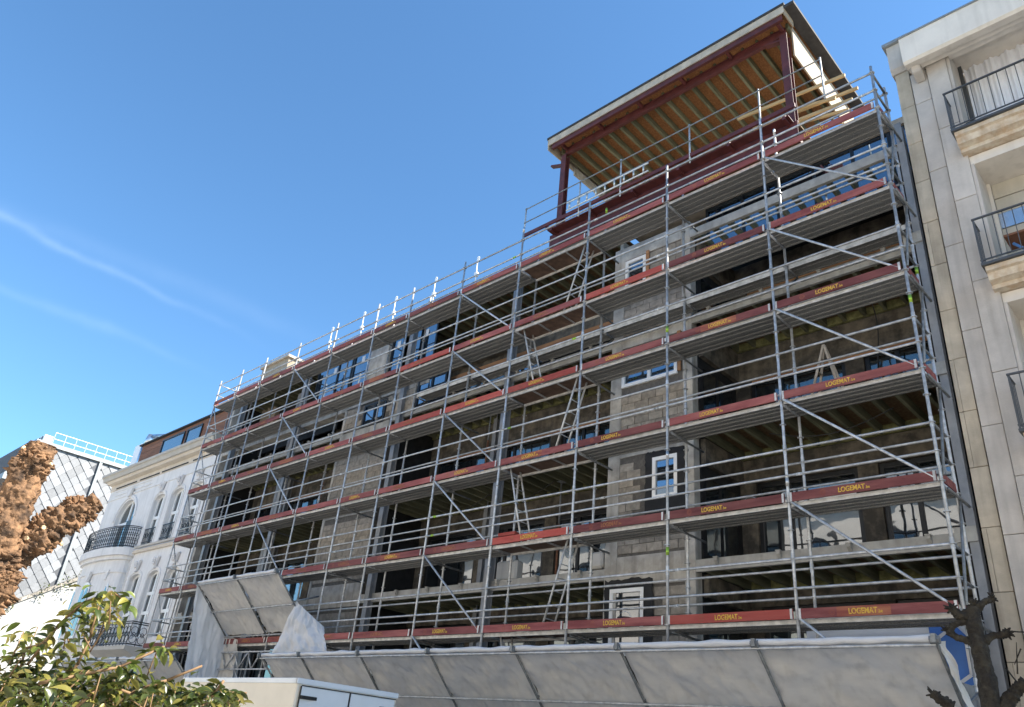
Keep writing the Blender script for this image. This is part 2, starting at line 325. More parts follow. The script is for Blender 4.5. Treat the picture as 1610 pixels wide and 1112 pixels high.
for li, z in enumerate(LZ):
    for b in range(12):
        xr, xl = SX[b], SX[b+1]; L = round(xr-xl, 2); xm = (xr+xl)/2
        # front and rear guard rails
        for y, off in ((-0.005, 0), (YR+0.005, 0)):
            for dz in (0.5, 1.0):
                if y > 0.5 and li == 1 and dz == 0.5: pass
                if b == 9 and False: pass
                tube_obj('guard_rail', rail_me, scaf, (xl, y, z+dz), (xr, y, z+dz))
        # decks
        if b == HATCH:
            m = MB().box(xl+0.05, xr-0.05, 0.07, 0.66, z-0.03, z-0.015)
            dk = m.build('hatch_deck', MT['ply'], scaf)
            for y0 in (0.03, 0.66): MB().box(xl+0.03, xr-0.03, y0, y0+0.04, z-0.085, z).build('side_rail', MT['deck_lip'], dk)
            for k in (0.33, 0.66): MB().box(xl+L*k-0.02, xl+L*k+0.02, 0.07, 0.66, z-0.06, z-0.031).build('cross_bar', MT['galv'], dk)
        else:
            for y0 in (0.035, 0.368):
                inst('deck_panel', deck_me, scaf, (xl+0.03, y0, z), None, (L-0.06, 1, 1))
            inst('deck_lip', lip_me, scaf, (xl+0.035, 0.03, z), None, (L-0.07, 1, 1))
        # toe board
        bright = (li, b) in ((2, 3), (2, 4), (4, 3), (2, 5), (1, 2), (5, 1), (1, 5))
        tb = inst('toe_board', toe_me[L], scaf, (xm, -0.052, z-0.005), (0, 0, random.uniform(-.002, .002)), None, MT['toe_b'] if bright else None)
        px = xl+L*random.uniform(0.40, 0.52)
        if (li*3+b*2) % 7 == 1: inst('worn_print_band', end_me, tb, (px, -0.052, z-0.005))
        inst('lettering', txt_me, tb, (px+0.02, -0.0705, z+0.035), (radians(90), 0, 0), None, MT['yellow_f'] if ((li*5+b*3) % 6 == 2 and b > 1) or (b > 4 and (li+b) % 3) else None)
        inst('emblem', em_me, tb, (px-0.50, -0.0697, z+0.075), (radians(90), 0, 0))
        for xx in (xl+0.075, xr-0.075): inst('board_clip', clip_me, tb, (xx, -0.053, z-0.01))
    for i, x in enumerate(SX):
        tube_obj('transom', rail_me, scaf, (x, 0, z-0.05), (x, YR, z-0.05))
        if i in (0, 2, 3, 5, 7, 9, 11):        # wall ties
            tube_obj('wall_tie', rail_me, scaf, (x+0.06, 0.05, z-0.12), (x+0.06, 1.34, z-0.12), MT['galv_dark'])
    # end rails
    for x in (SX[0], SX[-1]):
        for dz in (0.5, 1.0): tube_obj('end_rail', rail_me, scaf, (x, 0, z+dz), (x, YR, z+dz), MT['galv_dark'] if x > 0 else None)
        w = MB().box(x-0.016, x+0.016, 0.03, YR-0.03, z, z+0.155).build('end_board', MT['toe'], scaf)
# bay braces
brace_me = tube_mesh('brace', 0.0245, MT['galv'], 8)
for (bl, br) in ((1, 0), (5, 4), (9, 8)):
    for k, z in enumerate(LZ+[2.19]):
        if z < 3: continue
        tube_obj('brace', brace_me, scaf, (SX[bl]+0.06, -0.045, z), (SX[br]-0.08, -0.045, z-1.95))
for k, z in enumerate(LZ):     # end frame zig-zag at the far corner
    tube_obj('brace', brace_me, scaf, (SX[-1]-0.04, 0.03, z-0.05), (SX[-1]-0.04, YR-0.03, z-1.9))
    tube_obj('brace', brace_me, scaf, (SX[0]+0.04, YR-0.03, z-0.05), (SX[0]+0.04, 0.03, z-1.9), MT['galv_dark'])
# ladders in the hatch bay, leaning alternately
for k in range(6):
    zt = LZ[k]; zb = zt-2.0
    x3, x4 = SX[3], SX[4]
    if k % 2 == 1 : xt, xb = x4+0.25, x4+0.85
    else: xt, xb = x3-0.22, x3-0.85
    if k == 5: xt, xb = x4+0.45, x4+0.9
    lm = MB()
    for y in (0.16, 0.52): lm.tube((xb, y, zb), (xt, y, zt-0.02), 0.024, 8)
    lo = lm.build('access_ladder', MT['deck_lip'], scaf, True)
    for r in range(1, 7):
        t = r/7; tube_obj('rung', rail_me, lo, (xb+(xt-xb)*t, 0.16, zb+(zt-zb)*t), (xb+(xt-xb)*t, 0.52, zb+(zt-zb)*t)).scale = (0.5, 0.5, 0.36)
# inner bracket deck between the second and third lift
for b in range(0, 6):
    xr, xl = SX[b], SX[b+1]; L = xr-xl
    inst('bracket_deck', deck_me, scaf, (xl+0.03, 0.80, 11.74), None, (L-0.06, 1.3, 1))
    inst('deck_lip', lip_me, scaf, (xl+0.035, 0.797, 11.74), None, (L-0.07, 1, 1.5))
    tube_obj('bracket', rail_me, scaf, (xl+0.03, YR, 11.64), (xl+0.03, 1.22, 11.64), MT['galv_dark'])
    tube_obj('bracket', rail_me, scaf, (xl+0.03, YR, 11.15), (xl+0.03, 1.18, 11.60), MT['galv_dark'])
# bits of tape and labels on rails
for k in range(46):
    b = random.randrange(0, 8); li = random.randrange(0, 6); y, dz = random.choice((-0.005, YR+0.005)), random.choice((0.5, 1.0))
    x = SX[b+1]+random.choice((0.25, SX[b]-SX[b+1]-0.25)); z = LZ[li]+dz
    tube_obj('rail_tape', rail_me, scaf, (x-0.07, y, z), (x+0.07, y, z), MT['green'] if k % 9 == 0 else MT['white_tape']).scale = (1.12, 1.12, 0.12)
for k in range(12):
    i = random.randrange(0, 6); z = random.choice(LZ)+random.choice((0.3, 1.3)); y = random.choice((0, YR))
    tube_obj('post_mark', rail_me, scaf, (SX[i], y, z), (SX[i], y, z+0.16), MT['green'] if k % 2 else MT['white_tape']).scale = (1.25, 1.25, 0.16)
# small tools and timber left on decks
def thing_mesh(mb, name, m, label, cat, group=None, smooth=False): return tag(mb.build(name, m, None, smooth), label, cat, group)
lt = root('step_ladder', 'paint-splashed wooden step ladder standing on the deck inside the right loggia', 'ladder', (0.0, 2.2, 8.7))
for (xa, ya, xb, yb) in ((-0.35, 2.0, 0.05, 2.2), (-0.35, 2.45, 0.05, 2.25), (0.45, 2.0, 0.06, 2.2), (0.45, 2.45, 0.06, 2.25)):
    MB().bar((xa, ya, 8.76), (xb, yb, 10.4), 0.05, 0.025, (0, 1, 0)).build('stile', MT['fascia'], lt)
for t in (0.2, 0.4, 0.6, 0.8): MB().bar((-0.35+0.4*t, 2.0+0.2*t, 8.76+1.64*t), (-0.35+0.4*t, 2.45-0.2*t, 8.76+1.64*t), 0.06, 0.02).build('tread', MT['fascia'], lt)

# ------------------------------------------------------------------ the unfinished building
YF, YB = 1.30, 3.30
bld = root('apartment_building', 'unfinished grey concrete and steel apartment building behind the scaffold', 'building', (-12, YF, GB))
bx0, bx1 = -26.75, 2.62
def part(mb, name, m, parent=None, smooth=False, bevel=0.0): return mb.build(name, MT[m], parent or bld, smooth, bevel)
# sections: (x0,x1, lintel data)
SOF = [5.47, 8.5, 11.42]
def window(parent, x0, x1, z0, z1, y, fm='blackframe', pm='glass_d', fw=0.06, vert=(), horiz=(), dep=0.07):
    f = MB().box(x0, x1, y, y+dep, z0, z0+fw).box(x0, x1, y, y+dep, z1-fw, z1).box(x0, x0+fw, y, y+dep, z0+fw, z1-fw).box(x1-fw, x1, y, y+dep, z0+fw, z1-fw)
    vx = [x0+fw]+[a for v in vert for a in (x0+(x1-x0)*v-fw/2, x0+(x1-x0)*v+fw/2)]+[x1-fw]
    for v in vert: xx = x0+(x1-x0)*v; f.box(xx-fw/2, xx+fw/2, y+0.001, y+dep-0.002, z0+fw, z1-fw)
    for h in horiz: zz = z0+(z1-z0)*h; f.box(x0+fw, x1-fw, y+0.003, y+dep-0.004, zz-fw/2, zz+fw/2)
    w = f.build('window', MT[fm], parent)
    zc = [z0+fw]+[a for h in horiz for a in (z0+(z1-z0)*h-fw/2, z0+(z1-z0)*h+fw/2)]+[z1-fw]
    for a in range(0, len(vx), 2):
        for c in range(0, len(zc), 2):
            MB().box(vx[a], vx[a+1], y+dep*0.55, y+dep*0.55+0.01, zc[c], zc[c+1]).build('pane', MT[pm], w)
    return w
# back wall: solid behind everything, lintels and plaster piers in front of it, windows between
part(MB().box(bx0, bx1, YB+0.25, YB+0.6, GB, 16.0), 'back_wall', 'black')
secs = [dict(x0=-2.70, x1=bx1, tops=[(5.12, 5.47), (7.92, 8.5), (10.55, 11.42), (13.15, 14.0)]),
        dict(x0=-14.35, x1=-5.07, tops=[(5.12, 5.47), (7.92, 8.5), (10.55, 11.42), (13.75, 14.6)]),
        dict(x0=bx0+0.25, x1=-17.2, tops=[(5.12, 5.47), (7.92, 8.5), (10.55, 11.42), (13.75, 14.6)])]
joist_me = MB().box(-0.035, 0.035, 0, 1, 0, 0.2).mesh('joist', MT['joist'])
ins_me = None
for si, s in enumerate(secs):
    x0, x1 = s['x0'], s['x1']
    floors = [2.6]+[z+0.28 for z in SOF]
    for k, (lb, lt_) in enumerate(s['tops']):
        part(MB().box(x0, x1, YB-0.02, YB+0.24, lb, lt_-0.003), 'lintel', 'plaster')
        if k >= 2: part(MB().box(x0+0.5, x1-0.02, YB-0.05, YB-0.022, lb-0.10, lb+0.02), 'formwork_board', 'ply_edge')
        fl = floors[k] if k else GB
        # plaster piers and windows along the back wall
        x = x0; first = True
        while x < x1-0.6:
            pw = 0.42
            if x+pw > x1-0.3: break
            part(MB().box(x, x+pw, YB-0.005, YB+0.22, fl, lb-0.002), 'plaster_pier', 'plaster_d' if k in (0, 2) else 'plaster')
            wx1 = min(x+pw+2.35, x1-0.02)
            pm = 'glass_r' if (k == 1) else ('glass' if k == 3 else 'glass_d')
            if wx1-x-pw > 0.5: window(bld, x+pw+0.01, wx1-0.01, max(fl, 2.0)+0.05, lb-0.01, YB+0.05, 'blackframe', pm, 0.09, (0.33,) if (wx1-x-pw) > 1.5 else ())
            x = wx1
    # floors: joists and boards, insulation strip at the back
    for k, z in enumerate(SOF):
        part(MB().box(x0, x1, YF+0.1, YB-0.03, z+0.2, z+0.235), 'underfloor_board', 'osb_d')
        part(MB().box(x0, x1, YB-0.10, YB-0.022, z+0.005, z+0.198), 'insulation_strip', 'insul')
        n = int((x1-x0)/0.43)
        for j in range(n):
            xx = x0+0.2+(x1-x0-0.3)*j/(n-1)
            inst('joist', joist_me, bld, (xx, YF+0.1, z), None, (1, YB-YF-0.21, 1))
        # front channel beam with end stiffeners
        bm = MB().box(x0, x1, YF, YF+0.012, z, z+0.25).box(x0, x1, YF+0.012, YF+0.08, z+0.238, z+0.25).box(x0, x1, YF+0.012, YF+0.08, z, z+0.012)
        bo = part(bm, 'edge_beam', 'beam')
        xx = x0+0.5
        while xx < x1-0.2:
            MB().box(xx-0.05, xx+0.05, YF-0.10, YF-0.002, z+0.235, z+0.255).hexa([(xx-0.035, YF-0.09, z+0.18), (xx+0.035, YF-0.09, z+0.18), (xx+0.035, YF-0.004, z+0.10), (xx-0.035, YF-0.004, z+0.10), (xx-0.035, YF-0.09, z+0.234), (xx+0.035, YF-0.09, z+0.234), (xx+0.035, YF-0.004, z+0.234), (xx-0.035, YF-0.004, z+0.234)]).build('beam_bracket', MT['beam'], bo)
            xx += 1.35
# right top: open rafters with the penthouse glazing behind
part(MB().box(-2.7, bx1, YF, YF+0.09, 13.98, 14.22), 'edge_beam', 'beam')
n = 13
for j in range(n): inst('rafter', joist_me, bld, (-2.5+(bx1+2.4)*j/(n-1), YF+0.09, 14.0), None, (1, 0.72, 1.0))
window(bld, -2.7, bx1, 13.35, 15.4, 2.12, 'blackframe', 'glass', 0.07, (0.2, 0.38, 0.56, 0.74, 0.9))
part(MB().box(-5.0, bx1, 2.05, YB+4.5, 15.41, 15.6), 'penthouse_roof', 'fascia')
# left top storey: soffit, fascia, glazing
part(MB().box(bx0, -5.07, YF+0.05, YB+6, 15.22, 15.26), 'roof_board', 'osb_d')
part(MB().box(bx0, -5.07, YF-0.02, YF+0.04, 14.98, 15.34), 'roof_fascia', 'beam')
part(MB().box(bx0, -5.07, YF-0.22, YF-0.021, 15.36, 15.44), 'gutter', 'zinc')
for j in range(50): inst('joist', joist_me, bld, (-26.5+21.2*j/49, YF+0.05, 15.02), None, (1, YB-YF+0.2, 1.0))
part(MB().box(-12.6, -5.1, YB+0.2, YB+0.3, 14.6, 15.2), 'upper_back_wall', 'plaster')
for (a, b_, pm) in ((-20.0, -17.6, 'glass'), (-17.55, -16.4, 'glass'), (-15.2, -14.5, 'glass'), (-13.95, -12.7, 'glass')):
    window(bld, a, b_, 12.95, 14.97, YF+0.12, 'blackframe', pm, 0.07, (0.6,) if b_-a > 2 else ())
    MB().box((a+b_)/2-0.1, (a+b_)/2+0.1, YF+0.150, YF+0.153, 14.45, 14.75).build('glazing_sticker', MT['white_tape'], bld)
part(MB().box(-16.38, -15.22, YF+0.05, YF+0.2, 12.95, 14.97), 'board_panel', 'concrete')
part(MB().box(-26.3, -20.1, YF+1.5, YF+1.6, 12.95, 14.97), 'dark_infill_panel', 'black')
part(MB().box(bx0, -12.6, YF+0.02, YF+0.35, 12.45, 12.93), 'concrete_band', 'concrete')
# end wall and gable of the left end
part(MB().box(bx0, bx0+0.22, YF, YB+4, GB, 15.0), 'end_wall', 'concrete')
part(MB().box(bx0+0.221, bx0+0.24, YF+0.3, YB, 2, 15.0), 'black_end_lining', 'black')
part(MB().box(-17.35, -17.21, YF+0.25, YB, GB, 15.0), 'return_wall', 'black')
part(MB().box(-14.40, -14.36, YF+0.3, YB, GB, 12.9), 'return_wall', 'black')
part(MB().box(-5.10, -5.0, YF+0.25, YB, GB, 15.0), 'return_wall', 'concrete')
# steel columns: H sections in front of the slabs
def hcol(x, y, z0, z1, w=0.2, d=0.2, m='steel'):
    return part(MB().box(x-w/2, x+w/2, y, y+0.015, z0, z1).box(x-w/2, x+w/2, y+d-0.015, y+d, z0, z1).box(x-0.008, x+0.008, y+0.015, y+d-0.015, z0, z1), 'steel_column', m)
for x in (-8.72, -13.72, -20.35, -25.45): hcol(x, YF-0.18, GB, 14.98)
hcol(-22.6, YF+0.9, 2, 14.9)
for x in (-23.2, -11.0): hcol(x, YB-0.3, 2, 13.7, 0.16, 0.16)
# right end column next to the stone house with stub beams
hcol(2.565, YF-0.2, GB, 14.6, 0.14, 0.18)
for z in SOF: part(MB().box(2.30, 2.64, YF-0.24, YF-0.202, z+0.02, z+0.27), 'beam_stub', 'beam')
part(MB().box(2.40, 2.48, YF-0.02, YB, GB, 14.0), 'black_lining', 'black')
# ---- pier A with blocks and white windows
PA0, PA1 = -5.07, -2.70
part(MB().box(PA0+0.34, PA1-0.26, YF+0.02, YF+0.22, GB, 14.5), 'pier_core', 'mortar')
pil_l = part(MB().box(PA0, PA0+0.34, YF-0.012, YF+0.24, GB, 14.5), 'concrete_column', 'concrete', None, False, 0.01)
pil_r = part(MB().box(PA1-0.26, PA1, YF-0.012, YF+0.24, GB, 14.5), 'concrete_column', 'concrete', None, False, 0.01)
for (a, b_) in ((5.3, 5.95), (8.32, 8.72), (11.3, 11.55), (14.05, 14.49)): part(MB().box(PA0+0.342, PA1-0.262, YF-0.006, YF+0.021, a, b_), 'ring_beam', 'concrete')
wa = [(-3.78, -3.12, 7.17, 8.16), (-4.88, -3.98, 3.85, 5.25), (-4.72, -3.10, 10.18, 11.22), (-4.70, -4.04, 13.05, 14.0)]
excl = [(-4.05, -2.9, 6.85, 8.25), (-5.1, -3.72, 3.3, 5.42), (-4.8, -3.0, 10.1, 11.35), (-4.75, -4.0, 12.9, 14.1), (-9, 9, 5.3, 5.95), (-9, 9, 8.32, 8.72), (-9, 9, 11.3, 11.55), (-9, 9, 14.05, 15)]
window(bld, *wa[0], YF-0.035, 'pvc', 'glass', 0.085, (), (), 0.08)
window(bld, *wa[1], YF-0.035, 'pvc', 'glass_r', 0.085, (), (), 0.08)
window(bld, *wa[2], YF-0.035, 'pvc', 'glass', 0.085, (0.5,), (), 0.08)
window(bld, *wa[3], YF-0.035, 'pvc', 'glass', 0.085, (), (), 0.08)
for (x0, x1, z0, z1) in wa[2:]: part(MB().box(x1+0.005, x1+0.10, YF-0.03, YF-0.002, z0+0.05, z1+0.1), 'timber_lining', 'ply_edge')
def patch(x0, x1, z0, z1, hx0, hx1, hz0, hz1, y):
    """ragged black membrane round a window opening"""
    m = MB(); N = 14
    def rag(t, a): return a*noise.noise(Vector((t*9, a*50, x0)))*1.6+random.uniform(-a, a)*0.5
    def strip(ax, bx, az, bz, horiz, sgn):
        pts_o, pts_i = [], []
        for i in range(N+1):
            t = i/N
            if horiz: pts_o.append((ax+(bx-ax)*t, (bz if sgn > 0 else az)+rag(t, 0.035))); pts_i.append((ax+(bx-ax)*t, az if sgn > 0 else bz))
            else: pts_o.append(((bx if sgn > 0 else ax)+rag(t, 0.025), az+(bz-az)*t)); pts_i.append((ax if sgn > 0 else bx, az+(bz-az)*t))
        for i in range(N):
            q = [pts_i[i], pts_i[i+1], pts_o[i+1], pts_o[i]]
            a = sum(q[k][0]*q[(k+1) % 4][1]-q[(k+1) % 4][0]*q[k][1] for k in range(4))
            if a < 0: q.reverse()
            m.prism_y(q, y-0.012, y)
    strip(x0, x1, hz1, z1, True, 1); strip(x0, x1, z0, hz0, True, -1)
    strip(x0, hx0, hz0, hz1, False, -1); strip(hx1, x1, hz0, hz1, False, 1)
    return m
part(patch(-3.98, -2.93, 6.82, 8.30, *wa[0], YF-0.013), 'window_membrane', 'black')
part(patch(-5.03, -3.75, 3.35, 5.45, *wa[1], YF-0.013), 'window_membrane', 'black')
blk_me = MB().box(-0.195, 0.195, 0, 0.1, 0, 0.185).mesh('block', MT['block'])
nblk = [0]
def blocks(x0, x1, z0, z1, y, excl, individual, parent):
    J = MB(); r = 0; z = z0
    while z+0.1 < z1:
        x = x0-(0.2 if r % 2 else 0.0)
        while x < x1-0.03:
            a, b_ = max(x+0.008, x0), min(x+0.392, x1)
            if b_-a > 0.05 and not any(a < e[1] and b_ > e[0] and z < e[3] and z+0.19 > e[2] for e in excl):
                yy = y+random.uniform(-0.005, 0.006)
                if individual and nblk[0] < 298:
                    inst('block', blk_me, parent, ((a+b_)/2, yy, z), (0, random.uniform(-.008, .008), random.uniform(-.008, .008)), ((b_-a)/0.39, 1, 1)); nblk[0] += 1
                else: J.box(a, b_, yy, yy+0.1, z, z+0.185)
            x += 0.4
        z += 0.195; r += 1
    if J.v: o = J.build('blockwork', MT['block'], parent); o['kind'] = 'stuff'
blocks(PA0+0.345, PA1-0.265, 2.9, 14.0, YF, excl, True, bld)
# ---- pier B
PB0, PB1 = -17.2, -14.38
part(MB().box(PB0, PB1, YF+0.02, YF+0.22, GB, 12.5), 'pier_core', 'mortar')
for (a, b_) in ((5.4, 6.1), (8.35, 8.85), (11.25, 11.5)): part(MB().box(PB0, PB1, YF-0.006, YF+0.021, a, b_), 'ring_beam', 'concrete')
exb = [(-9e9, 9e9, 5.4, 6.1), (-9e9, 9e9, 8.35, 8.85), (-9e9, 9e9, 11.25, 11.5), (-16.05, -14.7, 11.5, 12.5)]
window(bld, -16.0, -14.75, 11.52, 12.38, YF-0.02, 'blackframe', 'glass', 0.07, (0.5,))
blocks(PB0+0.12, PB1, 2.9, 12.4, YF, exb, True, bld)
part(MB().box(PB0-0.02, PB0+0.11, YF-0.015, YF+0.25, GB, 12.45), 'concrete_column', 'concrete')
# upper front walls beside pier B
part(MB().box(-14.2, -13.18, YF+0.02, YF+0.2, 11.45, 12.45), 'pier_core', 'mortar')
blocks(-14.2, -13.18, 11.45, 12.4, YF, [], True, bld)
window(bld, -13.14, -11.7, 11.6, 12.65, YF, 'blackframe', 'glass', 0.08, (0.5,))
part(MB().box(-13.15, -9.2, YF, YF+0.25, 12.66, 13.1), 'lintel', 'plaster')
part(MB().box(-11.5, -5.1, YF+0.3, YF+0.5, 12.5, 13.0), 'lintel', 'plaster')
part(MB().box(-11.5, -5.1, YF+0.25, YF+0.30, 12.38, 12.5), 'formwork_board', 'ply_edge')
window(bld, -11.0, -9.3, 11.5, 12.37, YF+0.32, 'blackframe', 'glass_d', 0.07, (0.5,))
window(bld, -8.6, -5.2, 11.5, 12.37, YF+0.9, 'blackframe', 'glass_d', 0.07, (0.3, 0.6))
# side glazing in the right loggia (faces right), black with frames
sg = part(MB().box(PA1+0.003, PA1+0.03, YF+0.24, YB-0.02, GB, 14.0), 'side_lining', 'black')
for k, z in enumerate([2.6]+[s+0.3 for s in SOF]):
    zt = [5.0, 7.9, 10.6, 13.2][k]
    MB().box(PA1+0.031, PA1+0.15, YF+0.25, YB-0.03, zt, [5.46, 8.49, 11.41, 13.97][k]).build('side_beam', MT['plaster'], bld)
    for (ya, yb) in ((YF+0.42, YF+0.98), (YF+1.12, YF+1.75)):
        MB().box(PA1+0.031, PA1+0.036, ya, yb, z+0.15, zt-0.25).build('side_pane', MT['glass_d'], bld)
# chimney block on the roof's far end
ch = part(MB().box(-27.6, -25.2, 2.6, 4.6, 14.0, 17.6), 'chimney_stack', 'panel')
MB().box(-27.7, -25.1, 2.5, 4.7, 17.6, 17.72).build('chimney_cap', MT['fascia'], ch)
part(MB().box(bx0+0.25, -5.1, YB+0.6, YB+8, 15.0, 15.2), 'flat_roof', 'roofing')
part(MB().box(-5.1, bx1, YB+0.6, YB+8, 15.8, 16.05), 'flat_roof', 'roofing')
# ---- rooftop pavilion in red steel
pav = root('roof_pavilion', 'red steel framed rooftop pavilion with exposed strand board ceiling', 'pavilion', (-3.6, 2.5, 16.0))
EY, PY = 0.92, 1.33
RX0, RX1, RZ = -7.70, 0.44, 19.60
def pp(mb, name, m, parent=None): return mb.build(name, MT[m], parent or pav)
BY = 5.4
pp(MB().box(RX0, RX1, EY, BY, RZ+0.24, RZ+0.27), 'roof_board', 'osb')
pp(MB().box(RX0-0.05, RX1+0.05, EY-0.05, BY, RZ+0.275, RZ+0.36), 'roof_felt', 'roofing')
pp(MB().box(RX0-0.02, RX1+0.02, EY-0.03, EY-0.002, RZ+0.02, RZ+0.274), 'front_fascia', 'fascia')
pp(MB().box(RX0-0.035, RX0-0.005, EY, BY, RZ-0.12, RZ+0.27), 'side_fascia', 'fascia')
pp(MB().box(RX1+0.003, RX1+0.035, EY, PY+0.1, RZ-0.05, RZ+0.272), 'side_fascia', 'panel')
n = 19
for j in range(n): inst('ceiling_joist', joist_me, pav, (RX0+0.15+(RX1-RX0-0.3)*j/(n-1), PY+0.1, RZ+0.02), (0, 0, random.uniform(-.004, .004)), (1, BY-PY-0.15, 1.05))
for j in range(5): inst('eave_noggin', joist_me, pav, (RX0+0.7+j*1.36, EY+0.12, RZ+0.06), (0, 0, radians(-90)), (1, 1.1, 0.9))
# front eave channel, main beam, ties, posts
pp(MB().box(RX0+0.15, RX1-0.05, EY+0.01, EY+0.02, RZ-0.16, RZ+0.02).box(RX0+0.15, RX1-0.05, EY+0.02, EY+0.09, RZ-0.16, RZ-0.15), 'eave_beam', 'redsteel')
pp(MB().box(RX0+0.4, RX1-0.15, PY-0.05, PY+0.05, RZ-0.34, RZ-0.325).box(RX0+0.4, RX1-0.15, PY-0.006, PY+0.006, RZ-0.325, RZ-0.065).box(RX0+0.4, RX1-0.15, PY-0.05, PY+0.05, RZ-0.065, RZ-0.05), 'main_beam', 'redsteel')
for j in range(6):
    x = RX0+0.5+(RX1-RX0-0.72)*j/5
    pp(MB().box(x-0.04, x+0.04, EY+0.095, PY-0.052, RZ-0.18, RZ-0.06), 'tie_beam', 'redsteel')
PXL, PXR = -7.28, 0.24
PZ = 16.02
for x in (PXL, PXR):
    pp(MB().box(x-0.1, x+0.1, PY-0.1, PY-0.085, PZ, RZ-0.345).box(x-0.1, x+0.1, PY+0.085, PY+0.1, PZ, RZ-0.345).box(x-0.008, x+0.008, PY-0.085, PY+0.085, PZ, RZ-0.345), 'post', 'redsteel')
    for z in (RZ-0.62, PZ+0.45):
        pp(MB().bar((x-(0.55 if x < -4 else -0.0), PY-0.02, z+0.1), (x+(0.0 if x < -4 else -0.5), PY-0.02+(0.0), z-0.12 if x < -4 else z+0.25), 0.06, 0.14, (0, 1, 0)), 'splice_plate', 'redsteel')
# platform frame and its underside
pp(MB().box(RX0+0.2, RX1-0.02, PY-0.20, PY-0.188, PZ-0.46, PZ+0.0).box(RX0+0.2, RX1-0.02, PY-0.188, PY-0.11, PZ-0.012, PZ).box(RX0+0.2, RX1-0.02, PY-0.188, PY-0.11, PZ-0.46, PZ-0.448), 'platform_beam', 'redsteel')
pp(MB().box(RX0-0.6, RX1+0.1, EY-0.15, EY-0.10, PZ+0.10, PZ+0.22), 'edge_angle', 'redsteel')
pp(MB().box(RX0+0.3, RX1-0.05, PY+0.55, PY+0.65, PZ-0.34, PZ-0.04), 'platform_beam', 'redsteel')
for j in range(6):
    x = RX0+0.5+(RX1-RX0-0.72)*j/5
    pp(MB().box(x-0.04, x+0.04, EY-0.099, PY-0.202, PZ-0.1, PZ+0.05), 'tie_beam', 'redsteel')
    pp(MB().box(x-0.04, x+0.04, PY-0.10, PY+0.548, PZ-0.24, PZ-0.08), 'tie_beam', 'redsteel')
pp(MB().box(RX0+0.3, RX1-0.05, PY-0.09, 2.15, PZ+0.02, PZ+0.06), 'platform_board', 'osb_d')
for j in range(15): inst('floor_joist', joist_me, pav, (RX0+0.5+(RX1-RX0-0.8)*j/14, PY+0.66, PZ-0.19), None, (1, 0.16, 1.0))
pp(MB().box(RX0+0.35, RX1-0.1, EY-0.09, EY+0.19, PZ-0.04, PZ-0.02), 'red_plate', 'redsteel')
# gable panel at the right side, sunlit, with dark roof return outside
pp(MB().hexa([(RX1-0.06, PY+0.12, RZ-1.05), (RX1-0.02, PY+0.12, RZ-1.05), (RX1-0.02, BY, RZ-1.05), (RX1-0.06, BY, RZ-1.05), (RX1-0.06, PY+0.12, RZ+0.01), (RX1-0.02, PY+0.12, RZ+0.01), (RX1-0.02, BY, RZ+0.01), (RX1-0.06, BY, RZ+0.01)]), 'gable_panel', 'panel')
pp(MB().box(RX1-0.06, RX1-0.02, BY-0.9, BY, PZ-1.6, RZ-1.052), 'gable_panel', 'panel')
pp(MB().box(RX1-0.02, RX1+0.30, EY-0.02, BY+0.2, RZ+0.18, RZ+0.274), 'side_overhang', 'roofing')
pp(MB().box(RX0, RX0+0.06, PY+0.9, BY, RZ-0.3, RZ+0.01), 'gable_panel', 'concrete')
for (z, y) in ((18.0, 2.3), (17.4, 2.6), (18.3, 3.2)):
    pp(MB().bar((-1.7, y, z+0.25), (1.3, y, z-0.05), 0.05, 0.09), 'timber_prop', 'pine')
    pp(MB().bar((-0.9, y+0.3, z+0.1), (0.9, y+0.3, z-0.35), 0.05, 0.09), 'timber_prop', 'pine')
# edge protection on the pavilion floor
for j, x in enumerate((-8.3, -6.1, -4.6, -2.35, -0.35, 1.25)):
    tube_obj('guard_post', rail_me, pav, (x, EY-0.13, PZ-0.1), (x, EY-0.13, PZ+1.25), MT['galv'])
for z in (PZ+0.62, PZ+1.15): tube_obj('guard_rail', rail_me, pav, (-8.3, EY-0.17, z), (1.25, EY-0.17, z), MT['galv_dark']).scale = (0.7, 0.7, 9.55)
lad = root('aluminium_ladder', 'aluminium ladder lying along the red pavilion edge beam', 'ladder', (-5.2, 0.8, PZ+0.22))
for z in (PZ+0.24, PZ+0.52): tube_obj('stile', rail_me, lad, (-6.5, EY-0.22, z), (-3.6, EY-0.22, z), MT['brass'])
for k in range(9): tube_obj('rung', rail_me, lad, (-6.4+k*0.33, EY-0.22, PZ+0.24), (-6.4+k*0.33, EY-0.22, PZ+0.52), MT['brass'])
# roof edge guard posts with bright heads on the left roof
for j, x in enumerate((-11.2, -13.4, -15.7, -17.7, -19.9)):
    g = root('roof_guard_post', ['first', 'second', 'third', 'fourth', 'fifth'][j]+' white roof edge guard post from the pavilion, behind the top scaffold rails', 'guard post', (x, 1.55, 15.44), 'white guard posts along the roof edge')
    tube_obj('post', rail_me, g, (x, 1.55, 15.4), (x-0.05, 1.55, 16.95), MT['pvc']).scale = (0.8, 0.8, 1.55)
    MB().prism_y([(x-0.09, 16.75), (x+0.0, 16.75), (x+0.07, 17.0), (x-0.06, 17.05)], 1.52, 1.58).build('post_head', MT['pvc'], g, False, 0.03)
    MB().box(x-0.07, x+0.05, 1.5, 1.6, 16.2, 16.35).build('clamp', MT['pvc'], g)
